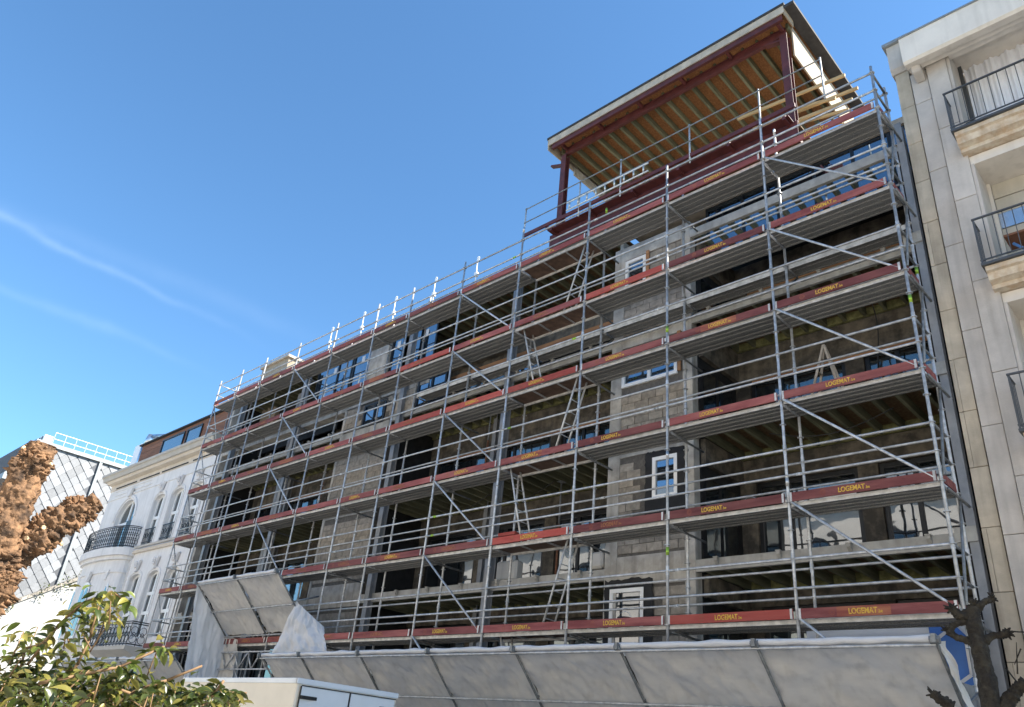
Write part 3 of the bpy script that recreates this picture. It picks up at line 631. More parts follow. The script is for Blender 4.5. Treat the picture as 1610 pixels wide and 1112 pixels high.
# ------------------------------------------------------------------ sheeted fans above the pavement
def sheet(p00, p10, p01, p11, nu=22, nv=10, sag=0.06, wr=0.02, seed=0, folds=0.0):
    """cloth between four corners, sagging along its normal, with small wrinkles"""
    p00, p10, p01, p11 = map(Vector, (p00, p10, p01, p11)); nrm = (p10-p00).cross(p01-p00).normalized()
    m = MB(); vs_ = []
    for j in range(nv+1):
        for i in range(nu+1):
            u, v = i/nu, j/nv
            p = (p00*(1-u)+p10*u)*(1-v)+(p01*(1-u)+p11*u)*v
            s = sag*sin(pi*u)*sin(pi*v*0.9+0.1)
            w = wr*noise.noise(Vector((u*5+seed*3.1, v*3.3, seed)))+0.45*wr*noise.noise(Vector((u*16+v*9, v*7-u*5, seed+5)))
            if folds: w += folds*(0.4+0.6*abs(noise.noise(Vector((u*3, seed, 4)))))*sin(u*26+4*noise.noise(Vector((v*1.5, u*2, seed))))*(1-0.5*v)
            vs_.append(p+nrm*(s+w))
    m.add(vs_, [(j*(nu+1)+i, j*(nu+1)+i+1, (j+1)*(nu+1)+i+1, (j+1)*(nu+1)+i) for j in range(nv) for i in range(nu)])
    return m
def fan(name, label, xs, ytop, ztop, ybot, zbot, sheets=True):
    r = root(name, label, 'protection fan', ((xs[0]+xs[-1])/2, 0, zbot))
    for x in xs:
        tube_obj('strut', rail_me, r, (x, ybot, zbot), (x, ytop-0.05, ztop+0.05), MT['galv_dark'])
        MB().tube((x-0.06, ytop-0.03, ztop), (x+0.06, ytop-0.03, ztop), 0.055, 8).box(x-0.03, x+0.03, ytop-0.10, ytop-0.02, ztop-0.04, ztop+0.07).build('coupler', MT['galv_dark'], r)
        tube_obj('prop', rail_me, r, (x, 0, zbot+1.0), (x, (ybot+ytop)/2, (zbot+ztop)/2), MT['galv_dark'])
    for t in (0.98, 0.47, 0.0):
        y, z = ybot+(ytop-ybot)*t, zbot+(ztop-zbot)*t
        tube_obj('fan_rail', rail_me, r, (xs[0], y-0.035, z-0.03), (xs[-1], y-0.035, z-0.03))
    for k in range(len(xs)-1):
        a, b = xs[k], xs[k+1]
        sheet((a, ybot+0.03, zbot+0.04), (b, ybot+0.03, zbot+0.04), (a, ytop+0.02, ztop+0.03), (b, ytop+0.02, ztop+0.03), nu=70, nv=30, sag=-0.09, wr=0.075, seed=k+xs[0]).build('sheet', MT['tarp'], r, True)
        m = MB(); n = 24; vs_ = []           # rolled hem along the top rail
        for i in range(n+1):
            x = a+(b-a)*i/n; rr = 0.045+0.022*noise.noise(Vector((x*2.2, 3, 1)))
            for q in range(8): vs_.append((x, ytop-0.0+rr*cos(q*pi/4), ztop+0.03-0.03*abs(noise.noise(Vector((x*1.5, 7, 2))))+rr*1.1*sin(q*pi/4)))
        m.add(vs_, [(i*8+q, i*8+(q+1) % 8, (i+1)*8+(q+1) % 8, (i+1)*8+q) for i in range(n) for q in range(8)])
        m.build('sheet_hem', MT['tarp_b'], r, True)
    return r
f1 = fan('sheeted_fan', 'long white sheeted fan on tube struts above the pavement', [-14.35, -12.46, -9.97, -7.5, -5.01, -2.54, 0.0, 2.53], -1.5, 3.56, 0.0, 2.08)
# loose cloth at the right end
sheet((2.53, -1.45, 3.55), (2.95, -0.6, 1.4), (2.58, -1.3, 3.58), (2.72, 0.2, 1.2), 40, 40, 0.05, 0.08, 9, 0.03).build('loose_sheet', MT['tarp'], f1, True)
# lower skirt behind the fan, so that the gap below reads as sheeting
sheet((-14.35, 0.05, 0.2), (2.53, 0.05, 0.2), (-14.35, 0.05, 2.15), (2.53, 0.05, 2.15), 90, 8, 0.02, 0.08, 4).build('skirt_sheet', MT['tarp'], f1, True)
f2 = fan('sheeted_fan', 'raised white sheeted fan over the site entrance, higher than the long fan', [-19.32, -16.83, -14.5], -1.5, 5.82, -0.1, 4.42)
sheet((-19.36, 0.0, 2.6), (-19.36, -1.1, 3.0), (-19.36, 0.0, 4.5), (-19.36, -1.5, 5.8), 60, 30, 0.02, 0.08, 3, 0.035).build('side_sheet', MT['tarp_b'], f2, True)
sheet((-19.36, -0.02, 2.6), (-18.3, 0.0, 2.6), (-19.3, -0.02, 4.45), (-18.5, -0.1, 4.3), 60, 30, 0.02, 0.08, 3.7, 0.035).build('side_sheet', MT['tarp'], f2, True)
sheet((-14.9, -0.9, 3.65), (-13.35, -0.05, 3.75), (-14.45, -0.75, 5.15), (-13.9, -0.03, 4.55), 60, 30, 0.05, 0.10, 6, 0.04).build('side_sheet', MT['tarp_b'], f2, True)
f3 = fan('sheeted_fan', 'low white sheeted fan in front of the white house', [-29.5, -27.5, -25.7, -23.79, -21.83, -19.5], -1.5, 3.56, 0.0, 2.08)
lg = root('lattice_girder', 'steel lattice girder spanning the site entrance under the raised fan', 'girder', (-16.8, -0.1, 3.3))
for z in (3.42, 3.92): tube_obj('chord', rail_me, lg, (-19.3, -0.12, z), (-14.4, -0.12, z), MT['galv'])
for k in range(12):
    x = -19.2+k*0.4; tube_obj('diagonal', rail_me, lg, (x, -0.12, 3.42 if k % 2 else 3.92), (x+0.4, -0.12, 3.92 if k % 2 else 3.42), MT['galv'])
# banner with blue print and folded grey sheet at the lower right
bn = root('site_banner', 'white plastic banner with blue hexagon print on the lower scaffold', 'banner', (1.2, 0.66, 2.6))
sheet((-0.3, 0.98, 2.3), (2.5, 0.98, 2.3), (-0.3, 0.98, 4.45), (2.5, 0.98, 4.45), 30, 14, 0.02, 0.06, 11).build('banner_sheet', MT['tarp_b'], bn, True)
MB().prism_y([(1.74, 3.0), (2.2, 2.9), (2.38, 3.3), (2.36, 3.9), (2.05, 4.26), (1.74, 4.32)], 0.90, 0.91).build('blue_print', MT['banner'], bn)
hx = [(1.80, 3.95), (2.02, 4.10), (2.25, 3.92), (2.25, 3.45), (2.02, 3.3)]
m = MB()
for a, b in zip(hx[:-1], hx[1:]): m.bar((a[0], 0.895, a[1]), (b[0], 0.895, b[1]), 0.05, 0.006, (0, 1, 0))
m.build('white_hexagon_line', MT['tarp_b'], bn)
sheet((2.15, 0.35, 1.9), (2.62, 0.35, 1.9), (2.0, 0.35, 3.35), (2.65, 0.35, 3.15), 14, 14, 0.12, 0.12, 12).build('folded_sheet', MT['tarp_g'], bn, True)
# loose site items
k = root('stacked_bags', 'pile of pale building board packs on the deck beside the left pier', 'material pile', (-12.9, 1.0, 4.0))
for z in range(3):
    for x in range(2): MB().box(-13.6+x*0.62, -13.02+x*0.62, 0.85, 1.25, 3.42+z*0.2, 3.60+z*0.2).build('pack', MT['pvc'], k, False, 0.02)
tag(MB().box(-8.9, -8.15, 1.6, 1.9, 5.77, 6.3).build('white_sack', MT['tarp'], None, False, 0.05), 'white builder sack on the slab beside the steel column', 'sack')
tag(MB().box(-5.55, -5.15, 1.3, 1.7, 5.77, 6.15).build('white_sack', MT['tarp'], None, False, 0.05), 'white builder sack behind the ladder beside the block pier', 'sack')
tag(MB().box(-10.9, -9.6, 1.5, 1.55, 2.2, 4.0).build('board_sheet', MT['ply_edge']), 'brown board leaning in the lower opening under the scaffold', 'board')
sk = root('sawhorse', 'stack of red crates on the deck near the ladder', 'crate', (-7.2, 0.4, 6.2))
for z in range(3): MB().box(-7.45, -6.9, 0.15, 0.6, 6.22+z*0.11, 6.30+z*0.11).build('crate', MT['toe_b'], sk)
m = MB(); pts_ = [(1.05+0.06*sin(t*5), 2.6, 11.4-2.0*t) for t in [i/12 for i in range(13)]]; m.path(pts_, 0.014)
m.build('hanging_cable', MT['rubber'], bld)
m = MB(); pts_ = [(-1.2+2.6*t, 1.9, 8.45-0.28*sin(pi*t)) for t in [i/14 for i in range(15)]]; m.path(pts_, 0.012); m.build('hanging_cable', MT['rubber'], bld)
m = MB(); pts_ = [(-12.5+5.0*t, 2.1, 8.45-0.35*abs(sin(2*pi*t))) for t in [i/24 for i in range(25)]]; m.path(pts_, 0.012); m.build('hanging_cable', MT['rubber'], bld)
for j, (x, y, zf, zc, w) in enumerate(((-7.4, 2.3, 5.72, 8.48, 'left of the ladder bay'), (-10.6, 2.4, 8.76, 11.4, 'left of the second steel column'), (-19.2, 2.2, 8.76, 11.4, 'in the far left opening'), (-6.3, 2.4, 8.76, 11.4, 'behind the ladder above the crates'))):
    p_ = root('shoring_prop', 'adjustable steel shoring prop under the joists '+w, 'prop', (x, y, zf), 'shoring props under the joists')
    tube_obj('outer_tube', rail_me, p_, (x, y, zf), (x, y, zf+1.6), MT['timber']).scale = (1.3, 1.3, 1.6)
    tube_obj('inner_tube', rail_me, p_, (x, y, zf+1.6), (x, y, zc), MT['galv_dark'])
    MB().box(x-0.09, x+0.09, y-0.09, y+0.09, zc-0.02, zc+0.005).build('head_plate', MT['galv_dark'], p_)
for j, (x, z, w) in enumerate(((-1.0, 6.19, 'on the deck right of the block pier'), (-3.9, 4.19, 'on the lowest deck below the white window'), (-10.9, 8.19, 'on the deck by the left brace'))):
    bu_ = root('bucket', 'small dark mortar bucket '+w, 'bucket', (x, 0.5, z))
    MB().tube((x, 0.5, z), (x, 0.5, z+0.28), 0.12, 14, 0.15).build('tub', MT['rubber'], bu_, True)
    m = MB(); m.path([(x-0.15*cos(pi*i/8), 0.5, z+0.28+0.12*sin(pi*i/8)) for i in range(9)], 0.006, 5); m.build('handle', MT['galv'], bu_)
pk = root('plank_stack', 'short stack of timber planks lying on the deck left of the block pier', 'planks', (-6.3, 0.4, 8.2))
for q in range(4): MB().box(-7.1+0.03*q, -5.5+0.05*q, 0.42, 0.62, 8.195+q*0.035, 8.227+q*0.035).build('plank', MT['ply_edge'], pk)
# ------------------------------------------------------------------ stone apartment house on the right
st = root('stone_apartment_house', 'beige stone apartment house with balconies right of the scaffold', 'building', (6.5, 1.0, GB))
def sp(mb, name, m, parent=None, smooth=False, bevel=0.0): return mb.build(name, MT[m], parent or st, smooth, bevel)
sp(MB().box(2.68, 3.76, 1.22, 9, GB, 16.0), 'facade_wall', 'stone_j')
sp(MB().box(3.76, 16, 2.0, 9, GB, 16.0), 'facade_wall', 'stone')
wall_st = sp(MB().box(2.70, 3.74, 1.16, 1.219, GB, 15.64), 'wall_backing', 'stone_j')
def stones(x0, x1, y0, zs, m, jit=0.0):
    for a, b in zip(zs[:-1], zs[1:]):
        MB().box(x0+0.004, x1-0.004, y0+random.uniform(-jit, jit), 1.158, a+0.005, b-0.005).build('stone', MT[m], wall_st, False, 0.006)
zs = [GB+1.02*k for k in range(18) if GB+1.02*k < 15.5]+[15.9]
for a, b in zip(zs[:-1], zs[1:]):
    if random.random() < 0.5:
        MB().box(2.705, 2.775, 1.075, 1.158, a+0.005, b-0.005).build('stone', MT['stone_w'], wall_st, False, 0.005); xs0 = 2.779
    else: xs0 = 2.705
    MB().box(xs0, 2.985, 1.07+random.uniform(0, 0.006), 1.158, a+0.005, b-0.005).build('stone', MT['stone_w'], wall_st, False, 0.005)
stones(3.01, 3.34, 1.0, [GB+0.4+1.85*k for k in range(9) if GB+0.4+1.85*k < 15]+[15.64], 'stone', 0.003)
stones(3.35, 3.74, 0.93, [GB+1.3+1.85*k for k in range(9) if GB+1.3+1.85*k < 15]+[15.64], 'stone', 0.003)
# cornice
cp = [(1.1, 15.66), (0.92, 15.66), (0.88, 15.58), (0.74, 15.60), (0.70, 15.52), (0.52, 15.50), (0.46, 15.55), (0.44, 16.22), (1.1, 16.22)]
sp(MB().prism_x(cp, 3.05, 16), 'cornice', 'cornice')
sp(MB().box(3.03, 16, 0.41, 1.6, 16.223, 16.26), 'cornice_flashing', 'zinc')
sp(MB().prism_x([(1.6, 15.9), (1.04, 15.9), (0.96, 16.0), (0.94, 16.68), (1.6, 16.68)], 2.66, 3.028), 'end_block', 'stone')
sp(MB().box(2.60, 3.15, 0.86, 1.7, 16.683, 16.76), 'end_cap', 'zinc')
sp(MB().prism_x([(0.99, 15.30), (0.99, 15.62), (0.62, 15.62), (0.72, 15.40)][::-1], 3.12, 3.30), 'console', 'stone', None, False, 0.02)
# balconied bays
def balcony_floor(zf, ztop, kind, idx):
    X0, X1 = 3.74, 8.6
    sp(MB().box(X0, X0+0.06, 0.96, 1.9, zf, ztop), 'reveal', 'stone')
    sp(MB().box(X0, X1, 1.101 if not idx else 0.98, 1.95, ztop, ztop+0.2), 'lintel_soffit', 'cornice')
    if kind == 'curtain':
        w = MB().box(X0+0.06, X1, 1.7, 1.76, zf, zf+0.08).box(X0+0.06, X0+0.13, 1.7, 1.76, zf+0.08, ztop)
        for xx in (5.3, 6.9): w.box(xx-0.05, xx+0.05, 1.7, 1.76, zf+0.08, ztop)
        wo_ = sp(w, 'window', 'railgrey')
        m = MB(); vs_ = []; n = 240
        for i in range(n+1):
            x = X0+0.14+(X1-X0-0.14)*i/n; y = 1.86+0.035*sin(x*24+1.5*sin(x*5))+0.02*sin(x*61)
            vs_ += [(x, y, zf), (x, y, ztop)]
        m.add(vs_, [(2*i, 2*i+2, 2*i+3, 2*i+1) for i in range(n)]); m.build('curtain', MT['curtain'], wo_, True)
    else:
        wo_ = sp(MB().box(X0+0.06, X1, 1.74, 1.80, zf, zf+0.1).box(X0+0.06, X0+0.12, 1.74, 1.80, zf+0.1, ztop), 'window', 'cornice')
        z = ztop; k = 0
        while z > zf+0.2:
            h = 0.36; MB().box(X0+0.125, X1, 1.82+0.012*(k % 2), 1.87, z-h+0.012, z-0.004).build('shutter_slat', MT['shutter'] if k != 2 else MT['metal'], wo_); z -= h; k += 1
    # slab with flaking fascia
    ZB = zf-0.02
    prof = [(1.9, ZB-0.36), (0.80, ZB-0.36), (0.80, ZB-0.28), (0.66, ZB-0.24), (0.62, ZB-0.12), (0.56, ZB-0.10), (0.56, ZB-0.01), (1.9, ZB-0.01)]
    b = sp(MB().prism_x(prof, 3.66, X1), 'balcony_slab', 'balc')
    MB().box(3.62, X1, 0.50, 1.0, ZB-0.005, ZB+0.045).build('balcony_edge', MT['railgrey'], b)
    rl = MB().box(3.62, X1, 0.50, 0.535, ZB+0.985, ZB+1.015).box(3.62, 3.65, 0.535, 1.0, ZB+0.985, ZB+1.015).box(3.62, X1, 0.515, 0.535, ZB+0.10, ZB+0.125)
    for x in (3.63, 5.4, 7.2): rl.box(x, x+0.03, 0.51, 0.54, ZB+0.046, ZB+0.98)
    ro = sp(rl, 'balcony_railing', 'railgrey')
    x = 3.80
    bar_me = MB().box(-0.007, 0.007, -0.007, 0.007, 0, 0.855).mesh('baluster', MT['railgrey'])
    while x < X1: inst('baluster', bar_me, ro, (x, 0.525, ZB+0.125)); x += 0.155
    y = 0.66
    while y < 0.98: inst('baluster', bar_me, ro, (3.64, y, ZB+0.125)); y += 0.11
balcony_floor(13.3, 15.96, 'curtain', 0)
balcony_floor(10.15, 12.70, 'shutter', 1)
balcony_floor(7.0, 9.55, 'shutter', 2)
balcony_floor(3.85, 6.4, 'shutter', 3)
# table and jug on the second balcony
tb = root('balcony_table', 'small wooden folding table on the middle balcony of the stone house', 'table', (4.3, 0.95, 10.17))
MB().box(4.02, 4.62, 0.70, 1.25, 10.69, 10.73).build('table_top', MT['timber'], tb)
for (a, b) in ((4.1, 4.5), (4.5, 4.1)): MB().bar((a, 0.97, 10.19), (b, 0.97, 10.68), 0.04, 0.04, (0, 1, 0)).build('leg', MT['blue'], tb)
tag(MB().box(3.84, 4.02, 0.70, 0.95, 13.34, 13.54).build('flower_box', MT['rubber'], None, False, 0.03), 'small black box on the top balcony floor of the stone house', 'box')
cb = root('facade_cable', 'looped black cable on the stone house wall beside the small bare tree', 'cable', (3.0, 0.98, 3.0))
m = MB(); pts = [(2.72+0.9*t+0.0, 0.9, 3.55-0.45*sin(pi*min(1, t*1.2))) for t in [i/14 for i in range(15)]]; m.path(pts, 0.012)
m.build('cable_loop', MT['rubber'], cb)
m = MB(); pts = [(3.7-0.55*sin(pi*t), 0.9, 3.2-0.5*t) for t in [i/14 for i in range(15)]]; m.path(pts, 0.012); m.build('cable_loop', MT['rubber'], cb)
# ------------------------------------------------------------------ white town house on the left
wh = root('white_town_house', 'white stucco town house with arched windows left of the scaffold', 'building', (-33, 1.3, GB))
def wp(mb, name, m, parent=None, smooth=False, bevel=0.0): return mb.build(name, MT[m], parent or wh, smooth, bevel)
WX0, WX1 = -39.0, -26.78
def arch_poly(x0, x1, z0, zs, rise, n=12):
    """outline of an opening with a segment/round head, counter-clockwise seen from -y"""
    cx, hw = (x0+x1)/2, (x1-x0)/2
    return [(x0, z0), (x1, z0)]+[(cx+hw*cos(pi*i/n), zs+rise*sin(pi*i/n)) for i in range(n+1)]
def wall_strip(xa, xb, za, zb, holes, y0, y1, name='wall'):
    """wall panel with one arched hole: built as quads around the outline"""
    m = MB()
    if not holes: return wp(m.box(xa, xb, y0, y1, za, zb), name, 'stucco')
    hx0, hx1, hz0, hzs, rise = holes
    m.box(xa, hx0, y0, y1, za, zb); m.box(hx1, xb, y0, y1, za, zb); m.box(hx0, hx1, y0, y1, za, hz0)
    n = 12; cx, hw = (hx0+hx1)/2, (hx1-hx0)/2
    pts = [(cx-hw*cos(pi*i/n), hzs+rise*sin(pi*i/n)) for i in range(n+1)]
    for i in range(n):
        a, b = pts[i], pts[i+1]
        m.hexa([(a[0], y0, a[1]), (b[0], y0, b[1]), (b[0], y1, b[1]), (a[0], y1, a[1]), (a[0], y0, zb), (b[0], y0, zb), (b[0], y1, zb), (a[0], y1, zb)])
    return wp(m, name, 'stucco')
def arched_window(x0, x1, z0, zs, rise, y, rails, bars=None):
    n = 12; cx, hw = (x0+x1)/2, (x1-x0)/2; fw = 0.11
    m = MB().box(x0, x0+fw, y, y+0.08, z0, zs).box(x1-fw, x1, y, y+0.08, z0, zs).box(x0+fw, x1-fw, y, y+0.08, z0, z0+fw).box(cx-0.07, cx+0.07, y-0.01, y+0.08, z0+fw, zs+rise*0.98)
    for i in range(n):
        a, b = pi*i/n, pi*(i+1)/n
        q = [(cx+hw*cos(a), zs+rise*sin(a)), (cx+(hw-fw)*cos(a), zs+(rise-fw*0.7)*sin(a)), (cx+(hw-fw)*cos(b), zs+(rise-fw*0.7)*sin(b)), (cx+hw*cos(b), zs+rise*sin(b))]
        m.prism_y(q[::-1], y, y+0.08)
    for t in rails: z = z0+(zs-z0)*t; m.box(x0+fw, x1-fw, y-0.005, y+0.078, z-0.07, z+0.07)
    w = wp(m, 'window', 'pvc')
    poly = arch_poly(x0+0.02, x1-0.02, z0+0.02, zs, rise-0.02)
    MB().prism_y(poly, y+0.05, y+0.06).build('pane', MT['glass_d'], w)
    return w
WINX = [-32.0, -30.05, -28.1]; HW = 0.6
bays = [(-32.98, -31.02), (-31.02, -29.08), (-29.08, WX1)]
YW = 1.30
for (xa, xb), cx in zip(bays, WINX):
    wall_strip(xa, xb, 8.85, 12.1, (cx-HW, cx+HW, 9.1, 11.25, 0.28), YW, YW+0.45)
    wall_strip(xa, xb, 4.6, 8.72, (cx-HW, cx+HW, 4.85, 7.45, 0.28), YW, YW+0.45)
    for (z0, zs) in ((9.1, 11.25), (4.85, 7.45)):
        arched_window(cx-HW, cx+HW, z0, zs, 0.28, YW+0.18, (0.42, 0.74) if z0 < 8 else (0.62,))
        # moulded surround and keystone ornament
        m = MB()
        for s in (-1, 1): m.box(cx+s*(HW+0.10)-0.05, cx+s*(HW+0.10)+0.05, YW-0.03, YW-0.002, z0, zs+0.05)
        n = 10
        for i in range(n):
            a, b = pi*i/n, pi*(i+1)/n; R0, R1 = HW+0.05, HW+0.15
            m.prism_y([(cx+R1*cos(b), zs+0.05+0.40*sin(b)), (cx+R0*cos(b), zs+0.05+0.31*sin(b)), (cx+R0*cos(a), zs+0.05+0.31*sin(a)), (cx+R1*cos(a), zs+0.05+0.40*sin(a))], YW-0.03, YW-0.002)
        wp(m, 'window_surround', 'stucco')
        kz = zs+0.36
        km = MB().prism_y([(cx-0.11, kz), (cx+0.11, kz), (cx+0.2, kz+0.36), (cx+0.26, kz+0.5), (cx-0.26, kz+0.5), (cx-0.2, kz+0.36)], YW-0.14, YW-0.031)
        for i in range(7): a = 2*pi*i/7; km.tube((cx+0.13*cos(a), YW-0.145, kz+0.3+0.15*sin(a)), (cx+0.05*cos(a), YW-0.20, kz+0.3+0.05*sin(a)), 0.06, 6, 0.03)
        wp(km, 'keystone', 'stucco')
        if z0 > 8:   # iron window guard
            g = MB().box(cx-HW, cx+HW, YW-0.02, YW+0.01, z0+0.72, z0+0.76).box(cx-HW, cx+HW, YW-0.02, YW+0.01, z0+0.1, z0+0.13)
            for i in range(9): x = cx-HW+0.06+i*(2*HW-0.12)/8; g.box(x-0.012, x+0.012, YW-0.01, YW+0.005, z0, z0+0.72)
            for i in range(4):
                for q in range(8):
                    a, b = 2*pi*q/8, 2*pi*(q+1)/8; x = cx-HW+0.2+i*0.27
                    g.tube((x+0.11*cos(a), YW-0.02, z0+0.42+0.11*sin(a)), (x+0.11*cos(b), YW-0.02, z0+0.42+0.11*sin(b)), 0.012, 4)
            wp(g, 'window_guard', 'iron')
wp(MB().box(WX0, WX1, YW, YW+0.45, GB, 4.6), 'wall', 'stucco')
wp(MB().box(-32.98, WX1, YW-0.12, YW+0.45, 8.72, 8.85), 'belt_course', 'cream')
wp(MB().box(-32.7, WX1, YW-0.22, YW-0.121, 8.90, 9.0), 'window_sill', 'corn_g')
# left part with the round-headed door window and bow balcony
wall_strip(WX0, -32.98, 8.75, 12.1, (-37.0, -34.7, 9.0, 10.75, 1.05), YW, YW+0.45)
arched_window(-37.0, -34.7, 9.0, 10.75, 1.05, YW+0.2, (0.92,))
MB().box(-35.75, -34.95, YW+0.14, YW+0.19, 9.05, 10.7).build('open_door_leaf', MT['blackframe'], wh)
m = MB(); n = 14; cx = -35.85
for i in range(n):
    a, b = pi*i/n, pi*(i+1)/n
    m.prism_y([(cx+1.4*cos(b), 10.75+1.3*sin(b)), (cx+1.24*cos(b), 10.75+1.14*sin(b)), (cx+1.24*cos(a), 10.75+1.14*sin(a)), (cx+1.4*cos(a), 10.75+1.3*sin(a))], YW-0.05, YW-0.002)
wp(m, 'arch_moulding', 'stucco')
wp(MB().prism_y([(cx-0.12, 11.95), (cx+0.12, 11.95), (cx+0.35, 12.35), (cx-0.35, 12.35)], YW-0.18, YW-0.06), 'keystone', 'stucco')
def bow(x0, x1, d, z0, z1, name, m, y0=YW):
    n = 18; cx_, hw = (x0+x1)/2, (x1-x0)/2
    poly = [(cx_-hw*cos(pi*i/n), y0-d*sin(pi*i/n)**0.7) for i in range(n+1)]
    return wp(MB().prism_z(poly, z0, z1), name, m)
bow(-38.55, -33.25, 0.62, 4.6, 8.45, 'bow_wall', 'stucco')
bow(-38.7, -33.1, 0.78, 8.45, 8.62, 'bow_moulding', 'stucco'); bow(-38.85, -32.95, 0.92, 8.62, 8.98, 'bow_balcony_floor', 'stucco')
bow(-38.62, -33.18, 0.68, 7.85, 7.95, 'bow_moulding', 'stucco')
rm = MB(); n = 40; cx_, hw, d = -35.9, 2.85, 0.85
bp_ = [(cx_-hw*cos(pi*i/n), YW-d*sin(pi*i/n)**0.7) for i in range(n+1)]
for (x, y), (x2, y2) in zip(bp_[:-1], bp_[1:]):
    for z in (9.06, 9.95, 10.02): rm.tube((x, y, z), (x2, y2, z), 0.022, 5)
    rm.tube((x, y, 9.06), (x, y, 9.95), 0.013, 5)
    mx, my = (x+x2)/2, (y+y2)/2; dx, dy = (x2-x)*0.48, (y2-y)*0.48
    for zc in (9.28, 9.52, 9.76):
        for q in range(6):
            a, b = 2*pi*q/6, 2*pi*(q+1)/6
            rm.tube((mx+dx*cos(a), my+dy*cos(a), zc+0.11*sin(a)), (mx+dx*cos(b), my+dy*cos(b), zc+0.11*sin(b)), 0.011, 4, None, False)
wp(rm, 'iron_balcony_railing', 'iron')
# bow windows of the lower floor (arched heads)
for cxb in (-37.6, -35.9, -34.2):
    yb = YW-0.62*sin(pi*(cxb+38.55)/5.3)**0.7-0.03 if True else 0
    f = MB(); hw_ = 0.5
    f.prism_y(arch_poly(cxb-hw_, cxb+hw_, 4.9, 7.0, 0.5), yb-0.03, yb)
    o = wp(f, 'bow_window', 'pvc'); MB().prism_y(arch_poly(cxb-hw_+0.09, cxb-0.05, 5.0, 6.9, 0.3), yb-0.045, yb-0.031).prism_y(arch_poly(cxb+0.05, cxb+hw_-0.09, 5.0, 6.9, 0.3), yb-0.045, yb-0.031).build('pane', MT['glass_d'], o)
    wp(MB().prism_y([(cxb-0.1, 7.5), (cxb+0.1, 7.5), (cxb+0.26, 7.95), (cxb-0.26, 7.95)], yb-0.13, yb), 'keystone', 'stucco')
# lower balcony with scroll ironwork
wp(MB().prism_x([(YW, 4.05), (YW-0.2, 4.05), (YW-0.75, 4.3), (YW-0.75, 4.45), (YW, 4.45)], -33.0, -28.9), 'balcony_slab', 'corn_g')
rm = MB()
for (p, q) in (((-33.0, YW-0.72), (-28.9, YW-0.72)), ((-33.0, YW-0.72), (-33.0, YW)), ((-28.9, YW-0.72), (-28.9, YW))):
    for z in (4.52, 5.32, 5.4): rm.tube((*p, z), (*q, z), 0.024, 5)
    L = (Vector(q)-Vector(p)).length; k = max(2, int(L/0.34))
    for i in range(k+1):
        t = i/k; x, y = p[0]+(q[0]-p[0])*t, p[1]+(q[1]-p[1])*t; rm.tube((x, y, 4.45), (x, y, 5.35), 0.014, 5)
        if i < k:
            x2, y2 = p[0]+(q[0]-p[0])*(t+0.5/k), p[1]+(q[1]-p[1])*(t+0.5/k); ddx, ddy = (q[0]-p[0])/L*0.15, (q[1]-p[1])/L*0.15
            for zc, rr in ((4.72, 1.0), (5.05, 1.0), (4.9, 0.5)):
                for w in range(8):
                    a, b = 2*pi*w/8, 2*pi*(w+1)/8
                    rm.tube((x2+ddx*rr*cos(a), y2+ddy*rr*cos(a), zc+0.16*rr*sin(a)), (x2+ddx*rr*cos(b), y2+ddy*rr*cos(b), zc+0.16*rr*sin(b)), 0.014, 4, None, False)
wp(rm, 'iron_balcony_railing', 'iron')
# frieze and cornice
wp(MB().box(WX0, WX1, YW-0.04, YW+0.45, 12.1, 12.2), 'frieze_moulding', 'stucco')
wp(MB().box(WX0, WX1, YW, YW+0.45, 12.2, 12.95), 'frieze', 'stucco')
wp(MB().box(-38.2, -33.6, YW-0.035, YW-0.002, 12.28, 12.34).box(-38.2, -33.6, YW-0.035, YW-0.002, 12.52, 12.56), 'frieze_panel', 'stucco')
for (a, b) in ((-38.2, -35.6), (-35.2, -32.9), (-32.6, -29.8), (-29.3, -27.4)): wp(MB().box(a, b, YW-0.07, YW-0.045, 12.70, 12.76), 'vent_slot', 'black')
wp(MB().prism_x([(YW, 12.66), (YW-0.04, 12.66), (YW-0.04, 12.96), (YW-0.30, 13.0), (YW-0.36, 13.12), (YW, 13.12)], WX0-0.05, WX1), 'cornice_bed', 'cream')
wp(MB().prism_x([(YW+0.3, 13.121), (YW-0.46, 13.121), (YW-0.52, 13.3), (YW-0.6, 13.34), (YW-0.6, 13.46), (YW+0.3, 13.5)], WX0-0.35, WX1), 'cornice', 'corn_g')
# timber-clad roof storey with windows and metal flues
wp(MB().box(-37.2, WX1, 1.55, 6, 13.5, 15.06), 'roof_storey_core', 'black')
for k in range(7): wp(MB().box(-37.2, WX1, 1.525-0.004*(k % 2), 1.548, 13.5+k*0.225, 13.715+k*0.225), 'cladding_board', 'timber')
wp(MB().box(-37.4, WX1, 1.40, 6.2, 15.08, 15.15), 'roof_edge', 'roofing')
for (a, b) in ((-34.4, -31.9), (-31.6, -30.0)): window(wh, a, b, 13.95, 14.85, 1.46, 'blackframe', 'glass_r', 0.06)
m = MB().box(-38.9, -38.0, 1.7, 2.6, 13.45, 15.5); wp(m, 'chimney', 'pvc', None, False, 0.04)
m = MB().tube((-37.65, 1.9, 13.4), (-37.65, 1.9, 15.3), 0.3, 14).tube((-37.65, 1.9, 15.3), (-37.2, 1.9, 15.75), 0.3, 14).tube((-37.2, 1.9, 15.75), (-35.6, 2.6, 15.75), 0.16, 12)
wp(m, 'flue', 'metal', None, True)
